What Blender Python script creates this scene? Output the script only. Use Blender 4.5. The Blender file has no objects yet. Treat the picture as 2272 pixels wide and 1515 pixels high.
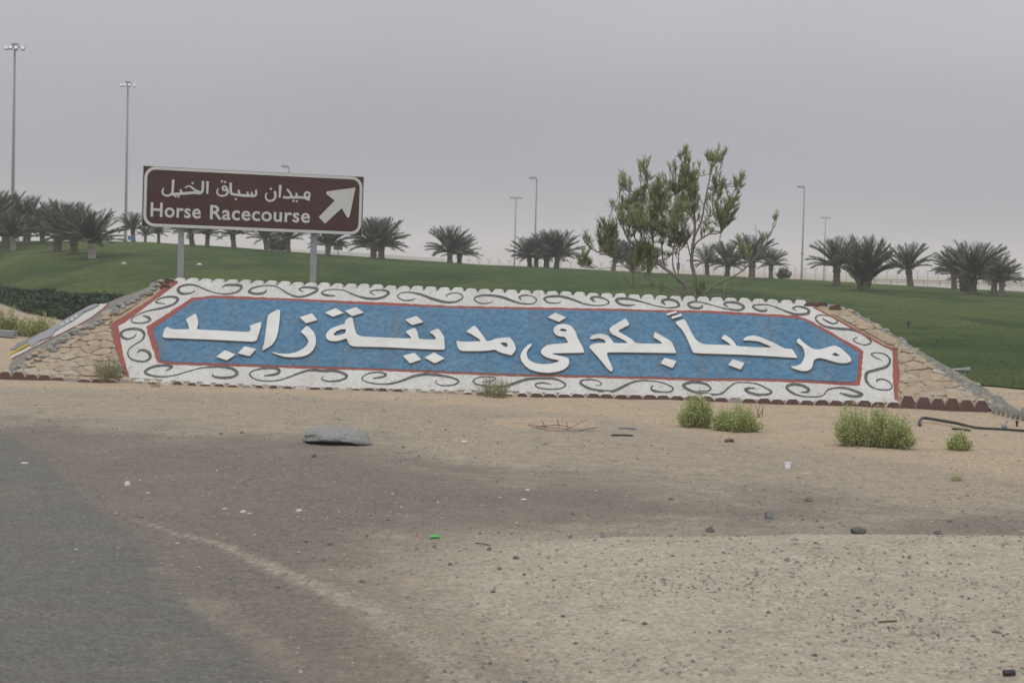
import bpy, math, random
import numpy as np
from mathutils import Vector, Matrix, noise as mnoise
from mathutils.geometry import tessellate_polygon

R = random.Random(11)
C = bpy.context.scene.collection
rad = math.radians

# ------------------------------------------------------------------ camera
W, H = 2272.0, 1515.0
FPX = 4000.0
EYE = Vector((0, 0, 2.0))
PITCH, ROLL = rad(2.49), rad(1.5)
fw = Vector((0, math.cos(PITCH), -math.sin(PITCH)))
r0 = Vector((1, 0, 0)); u0 = r0.cross(fw)
rt = (r0 * math.cos(ROLL) + u0 * math.sin(ROLL)).normalized()
up = (u0 * math.cos(ROLL) - r0 * math.sin(ROLL)).normalized()
cd = bpy.data.cameras.new('camera'); cam = bpy.data.objects.new('camera', cd); C.objects.link(cam)
m = Matrix((rt, up, -fw)).transposed().to_4x4(); m.translation = EYE
cam.matrix_world = m
cd.sensor_width = 36.0; cd.lens = 36.0 * FPX / W
cd.dof.use_dof = True; cd.dof.focus_distance = 22.0; cd.dof.aperture_fstop = 4.4
cd.clip_start = 0.1; cd.clip_end = 9000
sc = bpy.context.scene
sc.camera = cam
sc.view_settings.view_transform = 'Standard'; sc.view_settings.look = 'None'
sc.view_settings.exposure = 0.22; sc.view_settings.gamma = 1.0
sc.cycles.volume_bounces = 2
sc.render.resolution_x, sc.render.resolution_y = 1024, 682

# ------------------------------------------------------------------ sky and sun (overcast, dusty)
SUN_EL, SUN_ROT = rad(62), rad(205)
world = bpy.data.worlds.new('World'); sc.world = world; world.use_nodes = True
nt = world.node_tree; nt.nodes.clear()
wo = nt.nodes.new('ShaderNodeOutputWorld'); bg = nt.nodes.new('ShaderNodeBackground')
sky = nt.nodes.new('ShaderNodeTexSky'); sky.sky_type = 'NISHITA'; sky.sun_disc = False
sky.sun_elevation = SUN_EL; sky.sun_rotation = SUN_ROT; sky.dust_density = 6.0; sky.air_density = 1.2
hs = nt.nodes.new('ShaderNodeHueSaturation'); hs.inputs['Saturation'].default_value = 0.15
mx = nt.nodes.new('ShaderNodeMix'); mx.data_type = 'RGBA'
mx.inputs['Factor'].default_value = 0.93
tc = nt.nodes.new('ShaderNodeTexCoord'); sep = nt.nodes.new('ShaderNodeSeparateXYZ')
ramp = nt.nodes.new('ShaderNodeValToRGB')
nt.links.new(tc.outputs['Generated'], sep.inputs[0]); nt.links.new(sep.outputs['Z'], ramp.inputs['Fac'])
ce = ramp.color_ramp.elements
ce[0].position = 0.0; ce[0].color = (0.296, 0.296, 0.330, 1)
ce[1].position = 1.0; ce[1].color = (0.66, 0.665, 0.68, 1)
for z_, c_ in ((0.05, (0.315, 0.316, 0.362)), (0.085, (0.355, 0.357, 0.403)), (0.12, (0.415, 0.420, 0.460)), (0.16, (0.46, 0.467, 0.500)), (0.30, (0.51, 0.52, 0.535))):
    e = ramp.color_ramp.elements.new(z_); e.color = (*c_, 1)
# slow cloud mottling of the overcast
nz = nt.nodes.new('ShaderNodeTexNoise'); nz.inputs['Scale'].default_value = 2.6; nz.inputs['Detail'].default_value = 3
mp = nt.nodes.new('ShaderNodeMapping'); mp.inputs['Scale'].default_value = (1, 1, 3)
nt.links.new(tc.outputs['Generated'], mp.inputs[0]); nt.links.new(mp.outputs[0], nz.inputs['Vector'])
mr = nt.nodes.new('ShaderNodeMapRange'); mr.inputs[1].default_value = 0.3; mr.inputs[2].default_value = 0.7
mr.inputs[3].default_value = 9.3; mr.inputs[4].default_value = 10.7
nt.links.new(nz.outputs['Fac'], mr.inputs[0])
az = nt.nodes.new('ShaderNodeMath'); az.operation = 'MULTIPLY_ADD'; az.inputs[1].default_value = 1.6   # a little brighter towards the right
nt.links.new(sep.outputs['X'], az.inputs[0]); nt.links.new(mr.outputs[0], az.inputs[2])
vm = nt.nodes.new('ShaderNodeVectorMath'); vm.operation = 'SCALE'
nt.links.new(ramp.outputs['Color'], vm.inputs[0]); nt.links.new(az.outputs[0], vm.inputs['Scale'])
nt.links.new(sky.outputs[0], hs.inputs['Color']); nt.links.new(hs.outputs[0], mx.inputs['A'])
nt.links.new(vm.outputs[0], mx.inputs['B'])
nt.links.new(mx.outputs['Result'], bg.inputs['Color']); bg.inputs['Strength'].default_value = 0.1
nt.links.new(bg.outputs[0], wo.inputs['Surface'])

sd = bpy.data.lights.new('sun', 'SUN'); sd.energy = 1.15; sd.angle = rad(24); sd.color = (1.0, 0.965, 0.91)
sun = bpy.data.objects.new('sun', sd); C.objects.link(sun)
sdir = Vector((math.sin(SUN_ROT) * math.cos(SUN_EL), math.cos(SUN_ROT) * math.cos(SUN_EL), math.sin(SUN_EL)))
sun.rotation_euler = sdir.to_track_quat('Z', 'Y').to_euler(); sun.location = (0, 0, 40)

# ------------------------------------------------------------------ pixel <-> world
def ray(px, py):
    return fw + rt * ((px - W / 2) / FPX) - up * ((py - H / 2) / FPX)
def at(px, py, Y):
    d = ray(px, py); return EYE + d * (Y / d.y)
def project(p):
    v = Vector(p) - EYE; z = v.dot(fw)
    return (W / 2 + FPX * v.dot(rt) / z, H / 2 - FPX * v.dot(up) / z)
def flat(px, py, z=0.0):
    d = ray(px, py); return EYE + d * ((z - EYE.z) / d.z)
def on_plane(px, py, O, n):
    d = ray(px, py); return EYE + d * ((O - EYE).dot(n) / d.dot(n))

# ------------------------------------------------------------------ materials
MATS = {}
def new_mat(name):
    mt = bpy.data.materials.new(name); mt.use_nodes = True
    n = mt.node_tree; b = n.nodes['Principled BSDF']
    MATS[name] = mt
    return mt, n, b
def noise_node(n, scale, detail=4, vec=None, rough=0.55):
    t = n.nodes.new('ShaderNodeTexNoise'); t.inputs['Scale'].default_value = scale
    t.inputs['Detail'].default_value = detail; t.inputs['Roughness'].default_value = rough
    if vec is not None: n.links.new(vec, t.inputs['Vector'])
    return t.outputs['Fac']
def rng(n, v, a, b, lo=0.0, hi=1.0, smooth=False):
    t = n.nodes.new('ShaderNodeMapRange')
    if smooth: t.interpolation_type = 'SMOOTHSTEP'
    for i, x in enumerate((a, b, lo, hi)): t.inputs[i + 1].default_value = x
    n.links.new(v, t.inputs[0]); return t.outputs[0]
def mixc(n, f, a, b, mode='MIX'):
    t = n.nodes.new('ShaderNodeMix'); t.data_type = 'RGBA'; t.blend_type = mode
    if isinstance(f, (int, float)): t.inputs['Factor'].default_value = f
    else: n.links.new(f, t.inputs['Factor'])
    for k, x in (('A', a), ('B', b)):
        if isinstance(x, tuple): t.inputs[k].default_value = (*x[:3], 1)
        else: n.links.new(x, t.inputs[k])
    return t.outputs['Result']
def math_(n, op, a, b=None):
    t = n.nodes.new('ShaderNodeMath'); t.operation = op
    for i, x in enumerate((a, b)):
        if x is None: continue
        if isinstance(x, (int, float)): t.inputs[i].default_value = x
        else: n.links.new(x, t.inputs[i])
    return t.outputs[0]
def bump(n, b, h, strength, dist):
    t = n.nodes.new('ShaderNodeBump'); t.inputs['Strength'].default_value = strength
    t.inputs['Distance'].default_value = dist
    n.links.new(h, t.inputs['Height']); n.links.new(t.outputs[0], b.inputs['Normal'])
def geo_pos(n):
    return n.nodes.new('ShaderNodeNewGeometry').outputs['Position']
def obj_pos(n):
    return n.nodes.new('ShaderNodeTexCoord').outputs['Object']

def simple(name, c1, c2=None, scale=8, rough=0.8, bs=0.0, bd=0.01, bscale=None, metal=0.0, lo=0.35, hi=0.65, detail=5):
    mt, n, b = new_mat(name)
    b.inputs['Roughness'].default_value = rough; b.inputs['Metallic'].default_value = metal
    p = obj_pos(n)
    if c2 is None: c2 = tuple(x * 0.82 for x in c1)
    f = rng(n, noise_node(n, scale, detail, p), lo, hi)
    n.links.new(mixc(n, f, c1, c2), b.inputs['Base Color'])
    if bs: bump(n, b, noise_node(n, bscale or scale * 3, 5, p), bs, bd)
    return mt

simple('galvanised', (0.36, 0.37, 0.385), (0.30, 0.31, 0.33), 5, 0.5, metal=0.25)
simple('mast_steel', (0.19, 0.205, 0.20), (0.16, 0.17, 0.17), 2, 0.6)
simple('lamp_grey', (0.28, 0.29, 0.30), None, 3, 0.5)
simple('lamp_glass', (0.40, 0.42, 0.44), (0.34, 0.36, 0.38), 3, 0.2)
simple('sign_brown', (0.070, 0.028, 0.023), (0.060, 0.025, 0.020), 1.5, 0.42)
simple('sign_white', (0.60, 0.62, 0.61), (0.55, 0.575, 0.56), 2.0, 0.45)
simple('sign_blue', (0.10, 0.20, 0.36), None, 2, 0.5)
simple('sign_dark', (0.09, 0.10, 0.11), None, 2, 0.6)
simple('letter_white', (0.61, 0.62, 0.61), (0.49, 0.48, 0.455), 2.6, 0.6, bs=0.15, bd=0.004, lo=0.46, hi=0.82)
simple('letter_wood', (0.30, 0.27, 0.23), (0.22, 0.19, 0.155), 20, 0.85)
simple('scroll_grey', (0.075, 0.078, 0.082), (0.14, 0.14, 0.14), 14, 0.85, bs=0.4, bd=0.006, bscale=60, lo=0.45, hi=0.75)
simple('maroon', (0.090, 0.046, 0.042), (0.13, 0.072, 0.064), 16, 0.8, bs=0.3, bd=0.006, lo=0.4, hi=0.75)
simple('concrete', (0.33, 0.31, 0.28), (0.25, 0.235, 0.21), 14, 0.9, bs=0.4, bd=0.006)
simple('stone_grey', (0.30, 0.298, 0.285), (0.22, 0.218, 0.205), 10, 0.9, bs=0.7, bd=0.01, bscale=26)
simple('stone_tan', (0.42, 0.36, 0.28), (0.34, 0.28, 0.20), 9, 0.9, bs=0.6, bd=0.01, bscale=26)
simple('yellow_paint', (0.52, 0.37, 0.035), None, 12, 0.7)
simple('slab_grey', (0.30, 0.31, 0.335), (0.24, 0.25, 0.27), 8, 0.85, bs=0.3, bd=0.005)
simple('boulder', (0.33, 0.33, 0.325), (0.20, 0.20, 0.197), 55, 0.95, bs=1.0, bd=0.02, bscale=40, lo=0.38, hi=0.66, detail=8)
simple('rock_dark', (0.088, 0.088, 0.085), (0.14, 0.135, 0.125), 18, 0.9, bs=0.6, bd=0.008, bscale=50)
simple('rock_brown', (0.14, 0.105, 0.08), (0.20, 0.16, 0.125), 18, 0.9, bs=0.6, bd=0.008, bscale=50)
simple('rock_blue', (0.17, 0.18, 0.19), (0.23, 0.24, 0.25), 18, 0.9, bs=0.6, bd=0.008, bscale=50)
simple('rock_white', (0.64, 0.61, 0.55), (0.52, 0.49, 0.43), 18, 0.9, bs=0.4, bd=0.006, bscale=50)
simple('gravel_a', (0.15, 0.132, 0.113), (0.25, 0.222, 0.19), 40, 0.95)
simple('gravel_b', (0.36, 0.315, 0.255), (0.28, 0.24, 0.19), 40, 0.95)
simple('gravel_c', (0.54, 0.51, 0.46), (0.42, 0.385, 0.33), 40, 0.95)
simple('rubber', (0.022, 0.028, 0.030), (0.035, 0.042, 0.042), 20, 0.55)
simple('plastic_white', (0.74, 0.75, 0.78), (0.68, 0.69, 0.72), 12, 0.4)
simple('plastic_green', (0.12, 0.62, 0.16), (0.10, 0.55, 0.12), 12, 0.35)
simple('twig', (0.15, 0.105, 0.075), (0.21, 0.16, 0.12), 30, 0.9)
simple('dry_stem', (0.30, 0.27, 0.17), (0.22, 0.2, 0.12), 30, 0.9)
simple('dry_leaf', (0.22, 0.235, 0.13), (0.29, 0.28, 0.19), 30, 0.9)
simple('tree_bark', (0.27, 0.25, 0.215), (0.18, 0.165, 0.14), 24, 0.95, bs=0.6, bd=0.008, bscale=60)
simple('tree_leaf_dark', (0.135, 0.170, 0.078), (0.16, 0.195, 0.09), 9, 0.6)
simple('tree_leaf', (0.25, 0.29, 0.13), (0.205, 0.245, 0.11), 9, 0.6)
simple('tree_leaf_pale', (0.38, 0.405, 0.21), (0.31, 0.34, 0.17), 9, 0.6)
simple('bush_leaf_dark', (0.24, 0.31, 0.09), (0.29, 0.355, 0.115), 14, 0.65)
simple('bush_leaf', (0.42, 0.48, 0.165), (0.37, 0.435, 0.145), 14, 0.65)
simple('bush_leaf_pale', (0.47, 0.50, 0.25), (0.42, 0.46, 0.21), 14, 0.65)
simple('olive_leaf', (0.22, 0.235, 0.065), (0.28, 0.285, 0.09), 8, 0.7)
simple('palm_trunk', (0.20, 0.165, 0.125), (0.13, 0.105, 0.08), 6, 0.95, bs=0.8, bd=0.04, bscale=10)
simple('palm_lime', (0.46, 0.43, 0.385), (0.34, 0.31, 0.27), 6, 0.95, bs=0.6, bd=0.03, bscale=10)
simple('palm_frond', (0.078, 0.100, 0.068), (0.104, 0.124, 0.082), 2.0, 0.55)
simple('palm_frond_dark', (0.036, 0.052, 0.035), (0.048, 0.066, 0.042), 2.0, 0.55)
simple('palm_frond_dry', (0.17, 0.145, 0.09), (0.12, 0.11, 0.07), 2.0, 0.7)
simple('tuft', (0.05, 0.095, 0.028), None, 3, 0.8)
simple('tuft_pale', (0.075, 0.118, 0.036), None, 3, 0.8)
simple('ivy', (0.018, 0.045, 0.018), (0.035, 0.070, 0.027), 3, 0.6)
simple('ivy_pale', (0.045, 0.085, 0.032), (0.03, 0.065, 0.025), 3, 0.6)
simple('fence_steel', (0.26, 0.265, 0.27), None, 4, 0.6)
simple('wall_pale', (0.68, 0.68, 0.65), (0.60, 0.60, 0.57), 0.3, 0.9)
simple('far_road', (0.42, 0.41, 0.39), (0.36, 0.35, 0.33), 0.1, 0.9)

def paint_mat(name, c1, c2, grit, bscale, bstr, bdist, bare=None, bare_lo=0.70, dark=None):
    """painted rough render: patches, little bare spots where the coat has gone, coarse bump"""
    mt, n, b = new_mat(name); b.inputs['Roughness'].default_value = 0.9
    p = geo_pos(n)
    f = rng(n, noise_node(n, 1.6, 6, p), 0.35, 0.68)
    col = mixc(n, f, c1, c2)
    sp = rng(n, noise_node(n, grit, 4, p), 0.38, 0.64)
    col = mixc(n, math_(n, 'MULTIPLY', sp, 0.52), col, dark or tuple(x * 0.55 for x in c1))
    if bare:
        sz = n.nodes.new('ShaderNodeSeparateXYZ'); n.links.new(p, sz.inputs[0])
        foot = rng(n, sz.outputs['Z'], 0.0, 0.9, 0.055, -0.01)          # the coat is most worn near the ground
        bm = rng(n, math_(n, 'ADD', noise_node(n, 11, 7, p, 0.72), foot), bare_lo, bare_lo + 0.06)
        col = mixc(n, math_(n, 'MULTIPLY', bm, 0.75), col, bare)
        st = n.nodes.new('ShaderNodeMapping'); st.inputs['Scale'].default_value = (5, .5, .5); n.links.new(p, st.inputs[0])
        col = mixc(n, math_(n, 'MULTIPLY', rng(n, noise_node(n, 1.0, 6, st.outputs[0]), .52, .75), 0.30), col, tuple(x * .7 for x in bare))
    n.links.new(col, b.inputs['Base Color'])
    h = math_(n, 'ADD', noise_node(n, bscale, 5, p), math_(n, 'MULTIPLY', noise_node(n, bscale * 3.3, 3, p), 0.5))
    bump(n, b, h, bstr, bdist)
    return mt
paint_mat('paint_white', (0.68, 0.68, 0.665), (0.59, 0.58, 0.55), 34, 22, 0.8, 0.03, (0.46, 0.40, 0.32), 0.61)
paint_mat('paint_blue', (0.098, 0.24, 0.395), (0.14, 0.29, 0.44), 12, 13, 1.0, 0.07, (0.30, 0.26, 0.20), 0.60, dark=(0.045, 0.115, 0.21))
paint_mat('paint_red', (0.325, 0.092, 0.075), (0.27, 0.09, 0.075), 26, 20, 0.7, 0.02)

simple('flag_a', (0.385, 0.32, 0.24), (0.29, 0.23, 0.16), 9, 0.92, bs=0.8, bd=0.02, bscale=16)
simple('flag_b', (0.34, 0.255, 0.165), (0.41, 0.335, 0.25), 9, 0.92, bs=0.8, bd=0.02, bscale=16)
simple('flag_c', (0.43, 0.39, 0.325), (0.34, 0.30, 0.24), 9, 0.92, bs=0.8, bd=0.02, bscale=16)
simple('flag_d', (0.33, 0.30, 0.255), (0.39, 0.335, 0.265), 9, 0.92, bs=0.8, bd=0.02, bscale=16)
simple('mortar', (0.40, 0.33, 0.24), (0.34, 0.27, 0.19), 9, 0.95, bs=0.8, bd=0.03, bscale=14)
def rubble_material():
    mt, n, b = new_mat('rubble'); b.inputs['Roughness'].default_value = 0.95
    p = geo_pos(n)
    v1 = n.nodes.new('ShaderNodeTexVoronoi'); v1.inputs['Scale'].default_value = 6.5; n.links.new(p, v1.inputs['Vector'])
    v2 = n.nodes.new('ShaderNodeTexVoronoi'); v2.feature = 'DISTANCE_TO_EDGE'; v2.inputs['Scale'].default_value = 6.5
    n.links.new(p, v2.inputs['Vector'])
    sp = n.nodes.new('ShaderNodeSeparateColor'); n.links.new(v1.outputs['Color'], sp.inputs[0])
    col = mixc(n, sp.outputs[0], (0.27, 0.26, 0.235), (0.20, 0.195, 0.18))
    col = mixc(n, rng(n, sp.outputs[1], 0.7, 0.9), col, (0.34, 0.28, 0.20))
    col = mixc(n, rng(n, v2.outputs['Distance'], 0, 0.07, 0.8, 0.0), col, (0.15, 0.14, 0.125))
    n.links.new(col, b.inputs['Base Color'])
    bump(n, b, math_(n, 'ADD', rng(n, v2.outputs['Distance'], 0, 0.2), noise_node(n, 30, 4, p)), 0.9, 0.03)
rubble_material()

def ground_material():
    mt, n, b = new_mat('ground'); b.inputs['Roughness'].default_value = 0.97
    b.inputs['Specular IOR Level'].default_value = 0.15
    p = geo_pos(n)
    a1 = n.nodes.new('ShaderNodeAttribute'); a1.attribute_name = 'zone_a'
    a2 = n.nodes.new('ShaderNodeAttribute'); a2.attribute_name = 'zone_b'
    s1 = n.nodes.new('ShaderNodeSeparateColor'); n.links.new(a1.outputs['Color'], s1.inputs[0])
    s2 = n.nodes.new('ShaderNodeSeparateColor'); n.links.new(a2.outputs['Color'], s2.inputs[0])
    nl = noise_node(n, 0.9, 6, p, 0.6); nm = noise_node(n, 4.5, 7, p, 0.65); nf = noise_node(n, 30, 6, p, 0.75); ng = noise_node(n, 11, 6, p, 0.72)
    nff = noise_node(n, 150, 3, p, 0.7)
    wv = math_(n, 'ADD', math_(n, 'MULTIPLY', math_(n, 'SUBTRACT', nl, 0.5), 1.3), math_(n, 'MULTIPLY', math_(n, 'SUBTRACT', nm, 0.5), 0.7))
    wv = math_(n, 'ADD', wv, math_(n, 'MULTIPLY', math_(n, 'SUBTRACT', nf, 0.5), 0.5))
    def zone(src, amp, w):
        return rng(n, math_(n, 'ADD', src, math_(n, 'MULTIPLY', wv, amp)), 0.5 - w, 0.5 + w, 0, 1, True)
    col = mixc(n, rng(n, nm, 0.35, 0.65), (0.368, 0.318, 0.252), (0.310, 0.271, 0.218))       # trodden tan dirt
    col = mixc(n, zone(s2.outputs[0], 0.6, 0.30), col, (0.425, 0.338, 0.246))                  # orange blown sand
    dk = mixc(n, rng(n, nm, 0.3, 0.7), (0.148, 0.133, 0.116), (0.205, 0.185, 0.161))
    col = mixc(n, math_(n, 'MULTIPLY', zone(s1.outputs[1], 1.3, 0.50), 0.88), col, dk)                                   # tarry gravel
    pl = mixc(n, rng(n, nl, 0.3, 0.7), (0.448, 0.403, 0.326), (0.388, 0.349, 0.283))
    col = mixc(n, zone(s1.outputs[2], 0.55, 0.30), col, pl)                                   # pale compacted track
    asp = mixc(n, rng(n, nm, 0.3, 0.7), (0.150, 0.147, 0.137), (0.178, 0.174, 0.162))
    asp = mixc(n, math_(n, 'MULTIPLY', rng(n, nl, 0.52, 0.72), 0.45), asp, (0.235, 0.20, 0.162))
    col = mixc(n, zone(s1.outputs[0], 0.35, 0.16), col, asp)                                   # asphalt under dust
    col = mixc(n, math_(n, 'MULTIPLY', rng(n, noise_node(n, 2.1, 8, p, 0.72), 0.52, 0.68), 0.30), col, (0.17, 0.145, 0.118))
    # grit
    g = math_(n, 'MULTIPLY', rng(n, nf, 0.32, 0.68, 0.66, 1.46), rng(n, ng, 0.32, 0.68, 0.88, 1.16))
    g2 = rng(n, nff, 0.3, 0.7, 0.70, 1.38)
    vmu = n.nodes.new('ShaderNodeVectorMath'); vmu.operation = 'SCALE'
    n.links.new(col, vmu.inputs[0]); n.links.new(math_(n, 'MULTIPLY', g, g2), vmu.inputs['Scale'])
    col = vmu.outputs[0]
    vor = n.nodes.new('ShaderNodeTexVoronoi'); vor.inputs['Scale'].default_value = 21; n.links.new(p, vor.inputs['Vector'])
    sv = n.nodes.new('ShaderNodeSeparateColor'); n.links.new(vor.outputs['Color'], sv.inputs[0])
    peb = math_(n, 'MULTIPLY', rng(n, vor.outputs['Distance'], 0.20, 0.30, 1, 0), rng(n, sv.outputs[0], 0.72, 0.76))
    col = mixc(n, math_(n, 'MULTIPLY', math_(n, 'MULTIPLY', peb, rng(n, noise_node(n, 1.3, 4, p), .45, .65)), 0.5), col, mixc(n, rng(n, sv.outputs[1], 0.7, 0.72), (0.11, 0.098, 0.085), (0.46, 0.42, 0.36)))
    n.links.new(col, b.inputs['Base Color'])
    h = math_(n, 'ADD', math_(n, 'MULTIPLY', nm, 1.6), math_(n, 'ADD', math_(n, 'MULTIPLY', nf, 1.4), math_(n, 'MULTIPLY', peb, 0.6)))
    bump(n, b, h, 0.7, 0.03)
ground_material()

def grass_material():
    mt, n, b = new_mat('grass'); b.inputs['Roughness'].default_value = 0.9
    b.inputs['Specular IOR Level'].default_value = 0.1
    p = geo_pos(n)
    def band(sx, sy, lo, hi, off=0):
        mpn = n.nodes.new('ShaderNodeMapping'); mpn.inputs['Scale'].default_value = (sx, sy, 0.3); mpn.inputs['Location'].default_value = (off, off, 0)
        n.links.new(p, mpn.inputs[0]); return rng(n, noise_node(n, 1.0, 5, mpn.outputs[0], 0.6), lo, hi)
    col = mixc(n, band(0.07, 0.035, 0.42, 0.58), (0.052, 0.094, 0.028), (0.092, 0.128, 0.036))  # broad random tones; their dark bands paint slope shading into the grass colour
    col = mixc(n, math_(n, 'MULTIPLY', band(0.16, 0.06, 0.50, 0.60, 7.7), 0.8), col, (0.030, 0.062, 0.018))
    col = mixc(n, math_(n, 'MULTIPLY', band(0.4, 0.18, 0.52, 0.64, 3.1), 0.6), col, (0.125, 0.145, 0.050))
    col = mixc(n, math_(n, 'MULTIPLY', band(2.2, 1.2, 0.48, 0.62, 1.1), 0.45), col, (0.032, 0.062, 0.020))
    col = mixc(n, math_(n, 'MULTIPLY', band(0.35, 0.16, 0.665, 0.70, 5.3), 0.65), col, (0.25, 0.21, 0.13))
    g = rng(n, noise_node(n, 8, 5, p, 0.8), 0.32, 0.68, 0.52, 1.48)
    vmu = n.nodes.new('ShaderNodeVectorMath'); vmu.operation = 'SCALE'
    n.links.new(col, vmu.inputs[0]); n.links.new(g, vmu.inputs['Scale'])
    n.links.new(vmu.outputs[0], b.inputs['Base Color'])
    bump(n, b, math_(n, 'ADD', noise_node(n, 12, 5, p, 0.75), math_(n, 'MULTIPLY', noise_node(n, 1.2, 4, p), 2.0)), 0.9, 0.10)
grass_material()

# ------------------------------------------------------------------ mesh helpers
class MB:
    def __init__(s): s.v = []; s.f = []; s.mi = []
    def add(s, verts, faces, mi=0):
        o = len(s.v); s.v.extend(tuple(x) for x in verts)
        for f in faces: s.f.append(tuple(i + o for i in f)); s.mi.append(mi)
    def box(s, c, sz, mi=0, M=None):
        hx, hy, hz = sz[0] / 2, sz[1] / 2, sz[2] / 2
        vs = [Vector((x * hx, y * hy, z * hz)) for z in (-1, 1) for y in (-1, 1) for x in (-1, 1)]
        if M is not None: vs = [M @ v for v in vs]
        c = Vector(c)
        s.add([v + c for v in vs], [(0, 2, 3, 1), (4, 5, 7, 6), (0, 1, 5, 4), (2, 6, 7, 3), (0, 4, 6, 2), (1, 3, 7, 5)], mi)
    def tube(s, pts, radii, n=6, mi=0, cap=True):
        pts = [Vector(p) for p in pts]
        if not hasattr(radii, '__len__'): radii = [radii] * len(pts)
        base = len(s.v); ref = None
        for i, p in enumerate(pts):
            t = (pts[min(i + 1, len(pts) - 1)] - pts[max(i - 1, 0)])
            t = t.normalized() if t.length > 1e-9 else Vector((0, 0, 1))
            if ref is None:
                ref = Vector((1, 0, 0)) if abs(t.x) < 0.8 else Vector((0, 1, 0))
            a = (ref - t * ref.dot(t)).normalized(); b = t.cross(a); ref = a
            for k in range(n):
                an = 2 * math.pi * k / n
                s.v.append(tuple(p + (a * math.cos(an) + b * math.sin(an)) * radii[i]))
        for i in range(len(pts) - 1):
            for k in range(n):
                q = base + i * n
                s.f.append((q + k, q + (k + 1) % n, q + n + (k + 1) % n, q + n + k)); s.mi.append(mi)
        if cap:
            s.f.append(tuple(base + k for k in reversed(range(n)))); s.mi.append(mi)
            q = base + (len(pts) - 1) * n
            s.f.append(tuple(q + k for k in range(n))); s.mi.append(mi)
    def leaf(s, p, d, side, L, w, mi=0):
        """pointed leaf: four corners, widest at 40 %"""
        s.add([p, p + d * (L * 0.4) + side * (w / 2), p + d * L, p + d * (L * 0.4) - side * (w / 2)], [(0, 1, 2, 3)], mi)
    def build(s, name, mats, parent=None, smooth=False, origin=None):
        me = bpy.data.meshes.new(name)
        o = Vector(origin) if origin is not None else Vector((0, 0, 0))
        vs = s.v if origin is None else [(x[0] - o.x, x[1] - o.y, x[2] - o.z) for x in s.v]
        me.from_pydata(vs, [], s.f)
        if isinstance(mats, str): mats = [mats]
        for k in mats: me.materials.append(MATS[k])
        if len(mats) > 1: me.polygons.foreach_set('material_index', s.mi)
        if smooth: me.polygons.foreach_set('use_smooth', [True] * len(s.f))
        me.update()
        ob = bpy.data.objects.new(name, me); C.objects.link(ob)
        ob.location = o
        if parent is not None:
            ob.parent = parent; ob.matrix_parent_inverse = Matrix.Translation(-Vector(parent.location))
        return ob
def tag(o, label=None, cat=None, group=None, kind=None):
    if label: o['label'] = label
    if cat: o['category'] = cat
    if group: o['group'] = group
    if kind: o['kind'] = kind
    return o
def thing(name, loc, label, cat, group=None):
    o = bpy.data.objects.new(name, None); C.objects.link(o); o.location = loc
    o.empty_display_size = 0.2
    return tag(o, label, cat, group)
def copy_thing(src, loc, rz, scale, label, group=None, tilt=(0, 0)):
    r = src.copy(); C.objects.link(r); r.location = loc; r.rotation_euler = (tilt[0], tilt[1], rz); r.scale = scale
    r['label'] = label
    if group: r['group'] = group
    for ch in list(src.children):
        c = ch.copy(); C.objects.link(c); c.parent = r
        for g in list(ch.children):
            d = g.copy(); C.objects.link(d); d.parent = c
    return r
def catmull(pts, sub=6):
    out = []
    n = len(pts)
    for i in range(n - 1):
        p0, p1, p2, p3 = pts[max(i - 1, 0)], pts[i], pts[i + 1], pts[min(i + 2, n - 1)]
        for k in range(sub):
            t = k / sub
            out.append(tuple(0.5 * (2 * b + (c - a) * t + (2 * a - 5 * b + 4 * c - d) * t * t + (3 * b - a - 3 * c + d) * t ** 3)
                             for a, b, c, d in zip(p0, p1, p2, p3)))
    out.append(tuple(pts[-1])); return out
def ico(sub=1):
    import bmesh
    bm = bmesh.new(); bmesh.ops.create_icosphere(bm, subdivisions=sub, radius=1.0)
    v = [x.co.copy() for x in bm.verts]; f = [tuple(a.index for a in q.verts) for q in bm.faces]
    bm.free(); return v, f
ICO = {k: ico(k) for k in (1, 2, 3, 4)}
def blob(mb, c, rx, ry, rz, seed, rough=0.25, sub=2, mi=0, rot=0.0, flatb=None, freq=1.3, cut=True):
    v, f = ICO[sub]; c = Vector(c); cs, sn = math.cos(rot), math.sin(rot); out = []
    sv = Vector((seed * 3.17 % 50, seed * 7.3 % 50, seed * 1.9 % 50))
    cuts = []
    rr = random.Random(seed)
    if cut:
        for _ in range(7):
            q = Vector((rr.gauss(0, 1), rr.gauss(0, 1), rr.gauss(0, 1))).normalized()
            cuts.append((q, rr.uniform(0.62, 0.92)))
    for p in v:
        q = p * (1 + rough * mnoise.noise(p * freq + sv) * 1.6 + rough * 0.5 * mnoise.noise(p * freq * 2.7 + sv))
        for nn, dd in cuts:
            e_ = q.dot(nn) - dd
            if e_ > 0: q = q - nn * e_ * 0.85
        if flatb is not None and q.z < flatb: q = Vector((q.x, q.y, flatb))
        q = Vector((q.x * rx, q.y * ry, q.z * rz))
        out.append(c + Vector((q.x * cs - q.y * sn, q.x * sn + q.y * cs, q.z)))
    mb.add(out, f, mi)

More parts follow.
